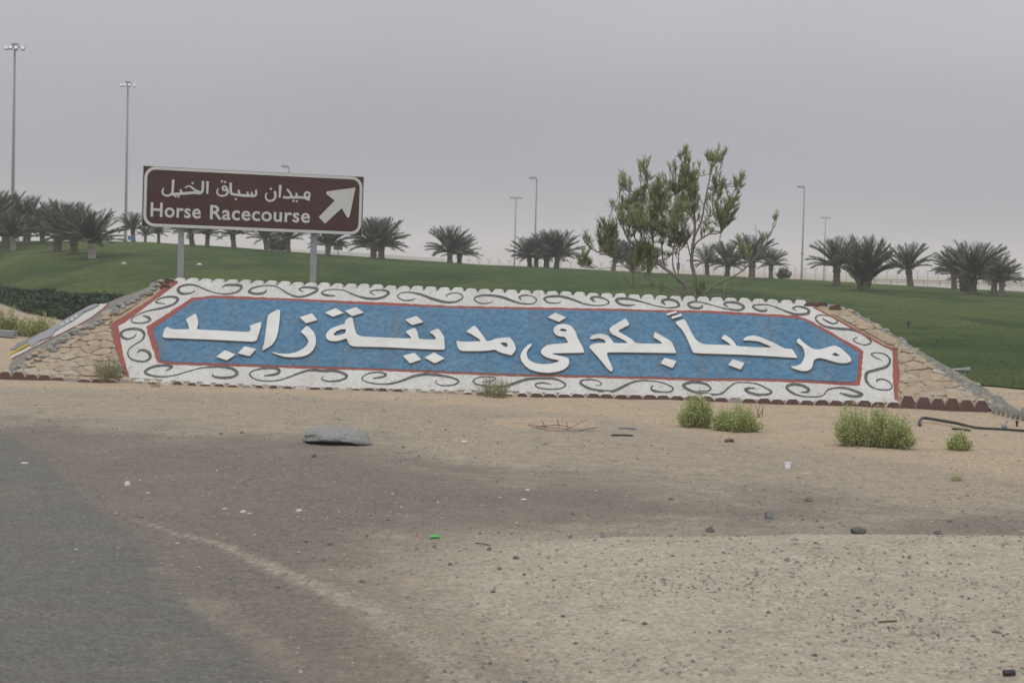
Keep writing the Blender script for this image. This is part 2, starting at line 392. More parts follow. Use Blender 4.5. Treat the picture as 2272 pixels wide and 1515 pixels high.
# ------------------------------------------------------------------ GROUND: zones known from the photograph, laid on the world plane
def sdist(poly, X, Y):
    """signed distance (positive inside) to a closed polygon, numpy arrays"""
    P = np.array(poly, float); Q = np.roll(P, -1, 0)
    d = np.full(X.shape, 1e18); ins = np.zeros(X.shape, bool)
    for (ax, ay), (bx, by) in zip(P, Q):
        ex, ey = bx - ax, by - ay
        t = np.clip(((X - ax) * ex + (Y - ay) * ey) / (ex * ex + ey * ey + 1e-12), 0, 1)
        d = np.minimum(d, (X - ax - t * ex) ** 2 + (Y - ay - t * ey) ** 2)
        c = ((ay > Y) != (by > Y)) & (X < (bx - ax) * (Y - ay) / (by - ay + 1e-12) + ax)
        ins ^= c
    return np.sqrt(d) * np.where(ins, 1, -1)
def wpoly(px): return [tuple(flat(x, y).xy) for x, y in px]
def nv(x): # numpy value noise (cheap, smooth), x = (N,2)
    i = np.floor(x).astype(int); f = x - i; f = f * f * (3 - 2 * f)
    def h(a, b): 
        t = np.sin(a * 127.1 + b * 311.7) * 43758.5453
        return t - np.floor(t)
    a = h(i[:, 0], i[:, 1]); b = h(i[:, 0] + 1, i[:, 1]); c = h(i[:, 0], i[:, 1] + 1); d = h(i[:, 0] + 1, i[:, 1] + 1)
    return (a * (1 - f[:, 0]) + b * f[:, 0]) * (1 - f[:, 1]) + (c * (1 - f[:, 0]) + d * f[:, 0]) * f[:, 1]
def yst(poly, k): return [(x, y * k) for x, y in poly]
ASPH = wpoly([(-900, 912), (-300, 930), (0, 960), (60, 988), (120, 1040), (200, 1115), (290, 1180), (340, 1245), (430, 1325), (500, 1390), (570, 1460),
              (650, 1540), (760, 1660), (900, 1900), (400, 2600), (-900, 2600), (-3000, 1500)])
DARK = wpoly([(-700, 905), (-100, 912), (200, 930), (500, 968), (800, 998), (1000, 1015), (1300, 1050), (1600, 1092), (1900, 1125), (2300, 1160),
              (2900, 1190), (2900, 1215), (2272, 1193), (1800, 1190), (1300, 1198), (1050, 1205), (900, 1225), (720, 1270), (800, 1350), (930, 1440), (1010, 1530), (1150, 1700), (1300, 2000), (300, 2300), (-700, 1300)])
PALE = wpoly([(1010, 1360), (1010, 1240), (1100, 1207), (1300, 1199), (1800, 1191), (2272, 1194), (2900, 1216), (4200, 1500), (3400, 2400), (1300, 2400), (1500, 1700), (1280, 1520), (1120, 1420)])
STREAK = [tuple(flat(x, y).xy) for x, y in [(300, 1155), (450, 1200), (600, 1258), (720, 1312), (850, 1372), (950, 1440), (1050, 1530), (1180, 1700)]]
STREAK2 = [tuple(flat(x, y).xy) for x, y in [(360, 1265), (430, 1330), (500, 1375), (590, 1425), (660, 1490)]]
ORNG = wpoly([(-500, 800), (-500, 858), (200, 862), (700, 880), (1100, 905), (1350, 930), (1500, 960), (1900, 1010), (2272, 1060), (3000, 1100), (3000, 700), (1136, 600), (-500, 700)])
PATCH = wpoly([(1090, 935), (1200, 928), (1320, 935), (1330, 955), (1200, 958), (1100, 948)])
def zones(X, Y):
    S = 0.45                                 # ground distances run long in depth: shrink y
    k = lambda poly: sdist(yst(poly, S), X, Y * S)
    soft_a = 0.10 + 0.05 * np.clip((14 - Y), 0, 6)
    A = np.clip(0.5 + k(ASPH) / (2 * soft_a), 0, 1)
    pn = nv(np.stack([X * .45, Y * .22], 1) + 13) - .5
    D = np.clip(0.5 + (k(DARK) + 1.05 * pn) / 1.9, 0, 1)
    pk = k(PALE)
    softp = np.where(X > flat(1050, 1205).x, 0.10, 0.9) * np.where(X < flat(1050, 1205).x, 1, 1.0)
    softp = 0.08 + 1.1 * np.clip((0.9 - X) / 1.6, 0, 1)
    B = np.clip(0.5 + pk / (2 * softp), 0, 1)
    P = np.array(STREAK); d = np.full(X.shape, 1e9)
    for (ax, ay), (bx, by) in zip(P[:-1], P[1:]):
        ex, ey = bx - ax, by - ay
        t = np.clip(((X - ax) * ex + (Y - ay) * ey) / (ex * ex + ey * ey), 0, 1)
        d = np.minimum(d, np.hypot(X - ax - t * ex, Y - ay - t * ey))
    along = np.clip((13.2 - Y) / 4.5, 0, 1)
    B = np.maximum(B, np.clip(0.85 - d / (0.11 + 0.20 * along), 0, 0.50) * np.clip((14.6 - Y) / 1.2, 0, 1))
    P2 = np.array(STREAK2); d2 = np.full(X.shape, 1e9)
    for (ax, ay), (bx, by) in zip(P2[:-1], P2[1:]):
        ex, ey = bx - ax, by - ay
        t = np.clip(((X - ax) * ex + (Y - ay) * ey) / (ex * ex + ey * ey), 0, 1)
        d2 = np.minimum(d2, np.hypot(X - ax - t * ex, Y - ay - t * ey))
    S2 = np.clip(0.55 - d2 / 0.30, 0, 0.30)
    D = D * (1 - S2); A = A * (1 - .9 * S2)
    O = np.clip(0.5 + k(ORNG) / 1.0, 0, 1)
    O = np.maximum(O, np.clip(0.5 + k(PATCH) / 0.25, 0, 1))
    far = np.clip((Y - 60) / 60, 0, 1)
    O = np.maximum(O, far * .45)
    return A, D, B, O, pk
def gh_arr(X, Y):
    A, D, B, O, pk = zones(X, Y)
    p = np.stack([X, Y], 1)
    near = np.clip((40 - Y) / 10, 0, 1)
    z = near * (0.035 * (nv(p * 0.55 + 7) - 0.5) + 0.016 * (nv(p * 1.7 + 3) - 0.5) + 0.008 * (nv(p * 5.1) - 0.5))
    z *= (1 - A * 0.85)
    lip = np.clip(0.5 + pk / 0.16, 0, 1) * np.clip((X + 0.2) / 1.0, 0, 1) * np.clip((15 - Y) / 2, 0, 1)
    z += 0.055 * lip
    z += 0.05 * np.clip(0.5 + sdist(yst(PATCH, .45), X, Y * .45) / 0.5, 0, 1)
    z -= 0.12 * np.clip((Y - 36) / 6, 0, 1)
    # spoil bank on the far left
    z += 0.30 * np.exp(-(((X + 15.5) / 3.2) ** 2 + ((Y - 44) / 9.0) ** 2))
    return z
def gh(x, y): return float(gh_arr(np.array([x]), np.array([y]))[0])
def ground(px, py):
    z = 0.0
    for _ in range(4):
        p = flat(px, py, z); z = gh(p.x, p.y)
    return Vector((p.x, p.y, z))
def grow(a, b, step, k, lim):
    out = [b]; s = step
    while abs(out[-1]) < lim: s *= k; out.append(out[-1] + math.copysign(s, b))
    return out
xs = list(np.arange(-13, 13.01, 0.085)); xl = grow(0, -13, 0.085, 1.25, 2500); xr = grow(0, 13, 0.085, 1.25, 2500)
xs = list(reversed(xl[1:])) + xs + xr[1:]
ys = [-40, -20, -8, -2, 2, 4] + list(np.arange(5, 36.01, 0.11)); yl = grow(0, ys[-1], 0.11, 1.22, 2500); ys = ys + yl[1:]
GX, GY = np.meshgrid(np.array(xs), np.array(ys)); X, Y = GX.ravel(), GY.ravel()
Z = gh_arr(X, Y)
nx, ny = len(xs), len(ys)
me = bpy.data.meshes.new('ground')
idx = np.arange(nx * ny).reshape(ny, nx)
quads = np.stack([idx[:-1, :-1], idx[:-1, 1:], idx[1:, 1:], idx[1:, :-1]], -1).reshape(-1, 4)
A, Dk, B, O, _ = zones(X, Y)
# the asphalt is a sheet of its own, 4 mm proud; its rim fades under dust with the same zones
qa = A[quads].max(1) > 0.03
def mesh_from(name, V, Q, a, b_):
    me = bpy.data.meshes.new(name)
    used = np.unique(Q); rm = -np.ones(len(V), int); rm[used] = np.arange(len(used))
    me.from_pydata(V[used].tolist(), [], rm[Q].tolist())
    for nm, arr in (('zone_a', a), ('zone_b', b_)):
        at_ = me.attributes.new(nm, 'FLOAT_COLOR', 'POINT'); at_.data.foreach_set('color', arr[used].astype(np.float32).ravel())
    me.polygons.foreach_set('use_smooth', [True] * len(me.polygons))
    me.materials.append(MATS['ground']); me.update()
    o = bpy.data.objects.new(name, me); C.objects.link(o); o['kind'] = 'structure'; return o
one = np.ones_like(A)
VA = np.stack([X, Y, Z], 1)
ca = np.stack([A, Dk, B, one], 1); cb = np.stack([O, one * 0, one * 0, one], 1)
mesh_from('ground', VA, quads, ca, cb)
VR = VA.copy(); VR[:, 2] += np.where(A > 0.03, 0.004, -0.02)
mesh_from('road', VR, quads[qa], ca, cb)

# loose gravel: too many to count
mb = MB(); ov, of = [(1, 0, 0), (-1, 0, 0), (0, 1, 0), (0, -1, 0), (0, 0, 1), (0, 0, -.4)], [(0, 2, 4), (2, 1, 4), (1, 3, 4), (3, 0, 4), (2, 0, 5), (1, 2, 5), (3, 1, 5), (0, 3, 5)]
NG = 46000
gx = []; gy = []
while len(gx) < NG:
    px = R.uniform(-150, 2420); py = 860 + 660 * R.random() ** 0.8
    p = flat(px, py); gx.append(p.x); gy.append(p.y)
gx = np.array(gx); gy = np.array(gy); gz = gh_arr(gx, gy); gA, gD, gB, gO, _ = zones(gx, gy)
dens = nv(np.stack([gx, gy], 1) * 0.9 + 31)
for i in range(NG):
    w = (1 - 0.9 * gA[i]) * (0.12 + 1.25 * dens[i] ** 2) * (1 - 0.55 * (gO[i] > 0.6))
    if R.random() > w: continue
    s = 0.003 + 0.0115 * R.random() ** 5
    s *= 1 + max(0, gy[i] - 9) * 0.035
    a = R.uniform(0, 6.28); cs, sn = math.cos(a) * s, math.sin(a) * s
    e1, e2 = R.uniform(0.7, 1.5), R.uniform(0.45, 0.9)
    q = R.random(); mi = 0 if q < 0.66 else (1 if q < 0.94 else 2)
    mb.add([(gx[i] + (x * e1) * cs - y * sn, gy[i] + (x * e1) * sn + y * cs, gz[i] + z * s * e2 + s * 0.15) for x, y, z in ov], of, mi)
tag(mb.build('gravel', ['gravel_a', 'gravel_b', 'gravel_c']), 'loose grit and gravel strewn over the dirt verge', 'gravel', kind='stuff')

# ------------------------------------------------------------------ LAWN: rises behind the sign to a crest, drops beyond it
U_ = [-900, -300, 0, 60, 140, 250, 400, 600, 1000, 1500, 1900, 2272, 2700, 3200]
FD = [112, 88, 71, 60, 53.5, 47, 43, 41, 38.5, 36.8, 34.6, 31.8, 29.5, 28]
FZ = [-.14, -.14, -.13, -.12, -.1, -.05, .03, .03, .03, .03, .03, .03, .03, .03]
UR = [-900, -300, 0, 100, 250, 330, 480, 620, 740, 830, 1000, 1060, 1180, 1400, 1600, 1800, 2000, 2272, 2700, 3200]
YR = [528, 533, 536, 535, 535, 537, 547, 557, 566, 572, 582, 587, 592, 603, 612, 622, 634, 648, 672, 695]
DR = 130.0
def ray_at_z(u, z, D):
    a = at(u, 500, D); b = at(u, 700, D); t = (z - a.z) / (b.z - a.z); return at(u, 500 + 200 * t, D)
def lawn_pt(u, t):
    f = ray_at_z(u, float(np.interp(u, U_, FZ)), float(np.interp(u, U_, FD)))
    r = at(u, float(np.interp(u, UR, YR)), DR)
    if t <= 1:
        s_ = min(max((t - 0.12) / 0.88, 0), 1); s_ = s_ * s_ * (3 - 2 * s_)
        s_ = 0.80 * s_ + 0.20 * t
        p = Vector((f.x + (r.x - f.x) * t, f.y + (r.y - f.y) * t, f.z + (r.z - f.z) * s_))
        env = math.sin(math.pi * min(max(t, 0), 1)) ** 0.8
        q = Vector((p.x * 0.075, p.y * 0.05, 3.3))
        p.z += env * (0.62 * mnoise.noise(q) + 0.26 * mnoise.noise(q * 2.3 + Vector((5, 1, 0)))) * (0.20 + 0.80 * t)
        p.z += 0.12 * env * t * mnoise.noise(Vector((p.x * 0.2, p.y * 0.16, 9.1)))
    else:
        e_ = (t - 1) / 0.5
        p = Vector((r.x * (1 + 0.5 * e_ * .4), r.y + 55 * e_, r.z + (-0.35 - r.z) * (e_ * e_ * (3 - 2 * e_))))
    return p
us = list(range(-900, 3201, 20)); ts = [i / 70 for i in range(71)] + [1 + 0.05 * i for i in range(1, 11)]
mb = MB(); mb.v = [tuple(lawn_pt(u, t)) for t in ts for u in us]
n_ = len(us)
mb.f = [(j * n_ + i, j * n_ + i + 1, (j + 1) * n_ + i + 1, (j + 1) * n_ + i) for j in range(len(ts) - 1) for i in range(n_ - 1)]; mb.mi = [0] * len(mb.f)
o = mb.build('lawn', 'grass', smooth=True); tag(o, kind='structure')
def lawn_at(px, py):
    best = None
    for i in range(20, 401):
        p = lawn_pt(px, i / 400); q = project(p)
        e_ = abs(q[1] - py)
        if best is None or e_ < best[0] - 0.02: best = (e_, p)
    return best[1]
# short tufts that break the smooth sheet where the lawn is nearest
mb = MB()
for i in range(9000):
    u = R.uniform(1850, 2450) if i < 5000 else R.uniform(-200, 1900)
    t = R.random() ** 1.6 * 0.55
    p = lawn_pt(u, t); d = Vector((R.gauss(0, .4), R.gauss(0, .4), 1)).normalized()
    sd_ = Vector((R.uniform(-1, 1), R.uniform(-.3, .3), 0)).normalized(); L = R.uniform(0.02, 0.045) * (1 + 1.0 * t)
    mb.leaf(p, d, sd_, L, L * 0.5, R.choice((0, 1)))
tag(mb.build('grass_tufts', ['tuft', 'tuft_pale']), 'short tufts standing in the mown green lawn', 'grass', kind='stuff')

# dark creeping ground cover on the bank at the lawn's left foot
def hedge_pt(u, s):
    a = lawn_pt(u, 0.0); b = lawn_pt(u, 0.20)
    p = a.lerp(b, s); k = math.sin(math.pi * min(1, s * 1.0)) ** 0.5 if 0 < s < 1 else 0
    edge = min(1, max(0, (330 - u) / 60.0)) 
    p.z = a.z + (b.z - a.z) * s + k * edge * (0.42 + 0.22 * mnoise.noise(Vector((p.x * .7, p.y * .5, 1)))) - (0.05 if s in (0, 1) else 0)
    return p
mb = MB(); hu = list(range(-700, 341, 10)); hsn = 24
mb.v = [tuple(hedge_pt(u, j / hsn)) for j in range(hsn + 1) for u in hu]; n_ = len(hu)
mb.f = [(j * n_ + i, j * n_ + i + 1, (j + 1) * n_ + i + 1, (j + 1) * n_ + i) for j in range(hsn) for i in range(n_ - 1)]; mb.mi = [0] * len(mb.f)
for i in range(26000):
    u = R.uniform(-300, 335) if i > 3000 else R.uniform(-700, -300); s_ = 1 - R.random() ** 0.6 if i % 2 else R.random() ** 3
    s_ = min(max(s_, 0.02), .98)
    p = hedge_pt(u, s_); d = Vector((R.gauss(0, .7), R.gauss(-.4, .6), R.uniform(0.2, 1))).normalized()
    sd_ = d.cross(Vector((R.gauss(0, 1), R.gauss(0, 1), R.gauss(0, 1)))).normalized(); L = R.uniform(0.09, 0.22)
    mb.leaf(p - d * 0.02, d, sd_, L, L * 0.7, 0 if R.random() < .78 else 1)
tag(mb.build('ground_cover', ['ivy', 'ivy_pale']), 'dark green creeping ground cover on the bank below the lawn', 'ground cover', kind='stuff')

# ------------------------------------------------------------------ WELCOME SIGN MOUND
BLw, BRw = flat(-6, 840), flat(2196, 913)
O = BLw.copy(); eu = (BRw - BLw).normalized(); LEN = (BRw - BLw).length
back = Vector((-eu.y, eu.x, 0)).normalized()
SL = rad(35)
ev = (back * math.cos(SL) + Vector((0, 0, 1)) * math.sin(SL)).normalized()
en = eu.cross(ev).normalized()
if en.y > 0: en = -en
def pl(px, py, h=0.0):
    p = on_plane(px, py, O + en * h, en) - O
    return (p.dot(eu), p.dot(ev))
def P3(uv, h): return O + eu * uv[0] + ev * uv[1] + en * h
def c1(pts): return [(220 + x / 4.544, 590 + y / 4.544) for x, y in pts]
def c2(pts): return [(680 + x / 4.544, 600 + y / 4.544) for x, y in pts]
def c3(pts): return [(1120 + x / 4.544, 600 + y / 4.544) for x, y in pts]
def c4(pts): return [(1560 + x / 4.544, 630 + y / 4.544) for x, y in pts]
def densify(poly, step, jit, seed=0):
    out = []; r = random.Random(seed); n = len(poly)
    for i in range(n):
        a, b = poly[i], poly[(i + 1) % n]; L = math.hypot(b[0] - a[0], b[1] - a[1]); k = max(1, int(L / step))
        for j in range(k):
            t = j / k
            out.append((a[0] + (b[0] - a[0]) * t + r.uniform(-jit, jit), a[1] + (b[1] - a[1]) * t + r.uniform(-jit, jit)))
    return out
def plate(mb, outer, holes, h0, h1, mi_f=0, mi_s=0, back_=False):
    loops = [outer] + list(holes)
    flatl = [p for l in loops for p in l]
    tris = tessellate_polygon([[Vector((x, y, 0)) for x, y in l] for l in loops])
    fr = [P3(p, h1) for p in flatl]; bk = [P3(p, h0) for p in flatl]; n = len(flatl)
    def orient(t):
        a, b, c = (fr[i] for i in t)
        return t if (b - a).cross(c - a).dot(en) > 0 else (t[0], t[2], t[1])
    mb.add(fr, [orient(t) for t in tris], mi_f)
    side = []; s = 0
    for l in loops:
        k = len(l)
        for i in range(k): side.append((s + i, s + (i + 1) % k, n + s + (i + 1) % k, n + s + i))
        s += k
    mb.add(fr + bk, side, mi_s)
welcome = thing('welcome_sign', P3((LEN / 2, 0), 0), 'long sloping stone mound with raised white Arabic letters on a blue panel', 'welcome sign')

TLuv, TRuv = pl(374, 623), pl(1836, 677)
# stone body
Bk0 = P3(TLuv, 0) + back * 0.5; Bk1 = P3(TRuv, 0) + back * 0.5
E_ = at(262, 661, P3(TLuv, 0).y + 4.0); 
A_ = P3((0, -0.15), 0); B_ = P3(TLuv, 0)
nl_ = (B_ - A_).cross(E_ - A_).normalized()
Cb = on_plane(-75, 812, A_, nl_)
F_ = flat(2345, 948, -0.05)
body = MB()
ft = [P3((0, -0.15), 0), P3((LEN, -0.15), 0), P3(TRuv, 0), P3(TLuv, 0)]
# front face as a grid so that its stones can stand a little uneven
REDGE = sorted([(q[1], q[0]) for q in (pl(x, y) for x, y in [(1836, 677), (1873, 685), (1930, 717), (1998, 760), (2108, 838), (2190, 900)])] + [(-.15, LEN + .05), (0., LEN)])
def redge(v): return float(np.interp(v, [a for a, b in REDGE], [b for a, b in REDGE]))
NU, NV = 150, 26
g = []
for j in range(NV + 1):
    for i in range(NU + 1):
        a = i / NU; b = j / NV
        v = -0.15 + b * ((1 - a) * TLuv[1] + a * TRuv[1] + 0.15); ul = b * TLuv[0]; u = ul + a * (redge(v) - ul)
        ed = 0 if (i in (0, NU) or j == NV) else 1
        h = -0.012 + ed * 0.016 * mnoise.noise(Vector((u * 2.6, v * 4.6, 0)))
        g.append(P3((u, v), h))
body.add(g, [(j * (NU + 1) + i, j * (NU + 1) + i + 1, (j + 1) * (NU + 1) + i + 1, (j + 1) * (NU + 1) + i) for j in range(NV) for i in range(NU)], 0)
bbL, bbR = Cb + Vector((2.5, 5.0, 0)), F_ + Vector((-1.0, 6.5, 0)); bbL.z = bbR.z = -0.1
Ct = Vector((Cb.x, Cb.y, Cb.z))
body.add([A_, Cb, E_, B_, P3((LEN, -0.15), 0), F_, P3(TRuv, 0), Bk0, Bk1, bbL, bbR],
         [(0, 3, 2, 1), (3, 6, 8, 7), (2, 3, 7), (2, 7, 9, 1), (7, 8, 10, 9)], 1)
ROUT = [(1838, 676), (1896, 691), (1960, 728), (2045, 781), (2172, 852), (2272, 917), (2340, 944)]
RIN = [(1836, 677), (1873, 685), (1930, 717), (1998, 760), (2108, 838), (2190, 900), (2230, 934)]
ri = [P3(pl(x, y), -.012) for x, y in RIN]; ro = [at(x, y, q.y + .22) for (x, y), q in zip(ROUT, ri)]
rb = [Vector((q.x - .3, q.y + 3.5, -.15)) for q in ro]
nr = len(ri)
body.add(ri + ro + rb, [(i, nr + i, nr + i + 1, i + 1) for i in range(nr - 1)] + [(nr + i, 2 * nr + i, 2 * nr + i + 1, nr + i + 1) for i in range(nr - 1)], 1)
body.build('stone_body', ['mortar', 'rubble'], welcome)

# flagstones set in the mortar: irregular slabs, each a little proud of its neighbour
def clip_half(poly, nx_, ny_, d_):
    out = []
    for i in range(len(poly)):
        a, b = poly[i], poly[(i + 1) % len(poly)]; fa, fb = a[0] * nx_ + a[1] * ny_ - d_, b[0] * nx_ + b[1] * ny_ - d_
        if fa <= 0: out.append(a)
        if (fa < 0 < fb) or (fb < 0 < fa):
            t = fa / (fa - fb); out.append((a[0] + (b[0] - a[0]) * t, a[1] + (b[1] - a[1]) * t))
    return out
def slabs(region, seed, mb):
    r = random.Random(seed); reg = [pl(x, y) for x, y in region]
    ar = sum(reg[i - 1][0] * reg[i][1] - reg[i][0] * reg[i - 1][1] for i in range(len(reg)))
    if ar < 0: reg = reg[::-1]
    u0_, u1_ = min(q[0] for q in reg), max(q[0] for q in reg); v0_, v1_ = min(q[1] for q in reg), max(q[1] for q in reg)
    dx, dy = 0.27, 0.115; pts = []; j = 0; v = v0_ - dy
    while v < v1_ + dy:
        u = u0_ - dx + (j % 2) * dx / 2
        while u < u1_ + dx: pts.append((u + r.uniform(-.72, .72) * dx, v + r.uniform(-.62, .62) * dy)); u += dx
        v += dy; j += 1
    S = 1.9                                  # stretch so that cells come out wider than high
    for i, a in enumerate(pts):
        cell = list(reg)
        cell = [(x, y) for x, y in cell]
        for k_, b in enumerate(pts):
            if k_ == i or abs(b[0] - a[0]) > .9 or abs(b[1] - a[1]) > .6: continue
            nx_, ny_ = (b[0] - a[0]), (b[1] - a[1]) * S * S; mx_, my_ = (a[0] + b[0]) / 2, (a[1] + b[1]) / 2
            cell = clip_half(cell, nx_, ny_, mx_ * nx_ + my_ * ny_)
            if len(cell) < 3: break
        if len(cell) < 3 or r.random() < .05: continue
        cx_, cy_ = sum(q[0] for q in cell) / len(cell), sum(q[1] for q in cell) / len(cell)
        A2 = abs(sum(cell[i_ - 1][0] * cell[i_][1] - cell[i_][0] * cell[i_ - 1][1] for i_ in range(len(cell)))) / 2
        if A2 < .002: continue
        sh = r.uniform(.92, 1.0); cell = [(cx_ + (x - cx_) * sh, cy_ + (y - cy_) * sh) for x, y in cell]
        cell = densify(soften(cell, .22), .07, .007, r.random()); h = r.uniform(-.002, .015); tu, tv = r.uniform(-.06, .06), r.uniform(-.11, .06)
        n = len(cell); top = [P3(q, h + (q[0] - cx_) * tu + (q[1] - cy_) * tv) for q in cell]
        rim = [P3((cx_ + (x - cx_) * 1.05, cy_ + (y - cy_) * 1.05), h - .007 + (x - cx_) * tu + (y - cy_) * tv) for x, y in cell]
        bk = [P3((cx_ + (x - cx_) * 1.06, cy_ + (y - cy_) * 1.06), -.05) for x, y in cell]; cc = P3((cx_, cy_), h + .004)
        mi = r.choice((0, 0, 0, 1, 1, 2, 3)); 
        mb.add(top + [cc], [(q, (q + 1) % n, n) for q in range(n)], mi)
        mb.add(top + rim + bk, [(n + q, n + (q + 1) % n, (q + 1) % n, q) for q in range(n)] + [(2 * n + q, 2 * n + (q + 1) % n, n + (q + 1) % n, n + q) for q in range(n)], mi)
FS = MB()
def soften(poly, amt=0.18):
    out = []; n = len(poly)
    for i in range(n):
        a, b, c = poly[i - 1], poly[i], poly[(i + 1) % n]
        out.append((b[0] + (a[0] - b[0]) * amt, b[1] + (a[1] - b[1]) * amt)); out.append((b[0] + (c[0] - b[0]) * amt, b[1] + (c[1] - b[1]) * amt))
    return out
slabs([(202, 722), (370, 626), (243, 716), (243, 722)], 1, FS)
slabs([(14, 830), (202, 722), (243, 722), (276, 836)], 2, FS)
FS.build('flagstones', ['flag_a', 'flag_b', 'flag_c', 'flag_d'], welcome); FS = MB()
slabs([(1816, 680), (1836, 677), (1930, 717), (1998, 759), (1992, 775)], 3, FS)
slabs([(1992, 775), (2000, 761), (2108, 838), (2186, 896), (2186, 902), (1998, 893)], 4, FS)
FS.build('flagstones', ['flag_a', 'flag_b', 'flag_c', 'flag_d'], welcome)

def uvs(pxs, h): return [pl(x, y, h) for x, y in pxs]
# white border sheet
wh = c1([(288, 1125), (262, 1000), (225, 830), (180, 605), (250, 560), (520, 360), (790, 160)]) + \
     [(398, 622), (560, 630), (700, 636), (1000, 646), (1130, 650), (1300, 657), (1500, 667), (1700, 670), (1800, 677), (1810, 681)] + \
     c4([(1300, 320), (1600, 490), (1800, 605), (1918, 672), (1915, 800), (1925, 950), (1930, 1100), (1940, 1190)]) + \
     [(1900, 893), (1500, 881), (1120, 867), (680, 858), (480, 849)]
mb = MB(); plate(mb, densify(uvs(wh, .008), 0.12, 0.006, 1), [], -0.02, 0.008); mb.build('white_border', 'paint_white', welcome)
# red bands
red_l = c1([(742, 150), (795, 148), (790, 172), (520, 372), (250, 572), (190, 605), (228, 830), (265, 1000), (302, 1100), (300, 1120), (275, 1118), (215, 985), (190, 900), (150, 765), (118, 582), (225, 518), (500, 345)])
red_r = c4([(1118, 222), (1300, 318), (1600, 488), (1800, 600), (1952, 662), (1958, 740), (1972, 870), (1960, 1020), (1968, 1190), (1930, 1205), (1918, 1000), (1912, 860), (1912, 672), (1790, 612), (1590, 500), (1290, 330), (1110, 236)])
for s_, p in ((2, red_l), (3, red_r)):
    mb = MB(); plate(mb, densify(uvs(p, .014), 0.07, 0.009, s_), [], -0.02, 0.014); mb.build('outer_red_band', 'paint_red', welcome)
red_i = c1([(790, 993), (650, 985), (590, 968), (520, 785), (472, 612), (640, 510), (930, 322), (1140, 298), (2000, 328)]) + \
    c2([(0, 290), (750, 322), (1450, 355), (2000, 368)]) + c3([(0, 365), (1000, 385), (1800, 402)]) + \
    c4([(0, 268), (600, 298), (950, 322), (1040, 348), (1300, 490), (1560, 640), (1612, 680), (1600, 850), (1587, 1020), (1400, 1018), (1000, 990), (400, 972), (0, 975)]) + \
    c3([(1500, 1095), (1000, 1082), (0, 1062)]) + c2([(1400, 1035), (700, 1005), (0, 985)])
mb = MB(); plate(mb, densify(uvs(red_i, .014), 0.07, 0.009, 4), [], -0.02, 0.014); mb.build('inner_red_band', 'paint_red', welcome)
blue = c1([(800, 968), (660, 962), (610, 935), (590, 800), (540, 630), (700, 530), (958, 345), (1140, 325), (2000, 352)]) + \
    c2([(0, 313), (750, 351), (1450, 378), (2000, 390)]) + c3([(0, 390), (1000, 406), (1800, 425)]) + \
    c4([(0, 292), (600, 322), (950, 346), (1030, 372), (1300, 525), (1550, 675), (1572, 700), (1560, 850), (1545, 978), (1400, 995), (1000, 965), (400, 948), (0, 950)]) + \
    c3([(1500, 1072), (1000, 1060), (0, 1040)]) + c2([(1400, 1013), (700, 984), (0, 964)])
mb = MB(); plate(mb, densify(uvs(blue, .02), 0.09, 0.006, 5), [], -0.02, 0.020); mb.build('blue_panel', 'paint_blue', welcome)

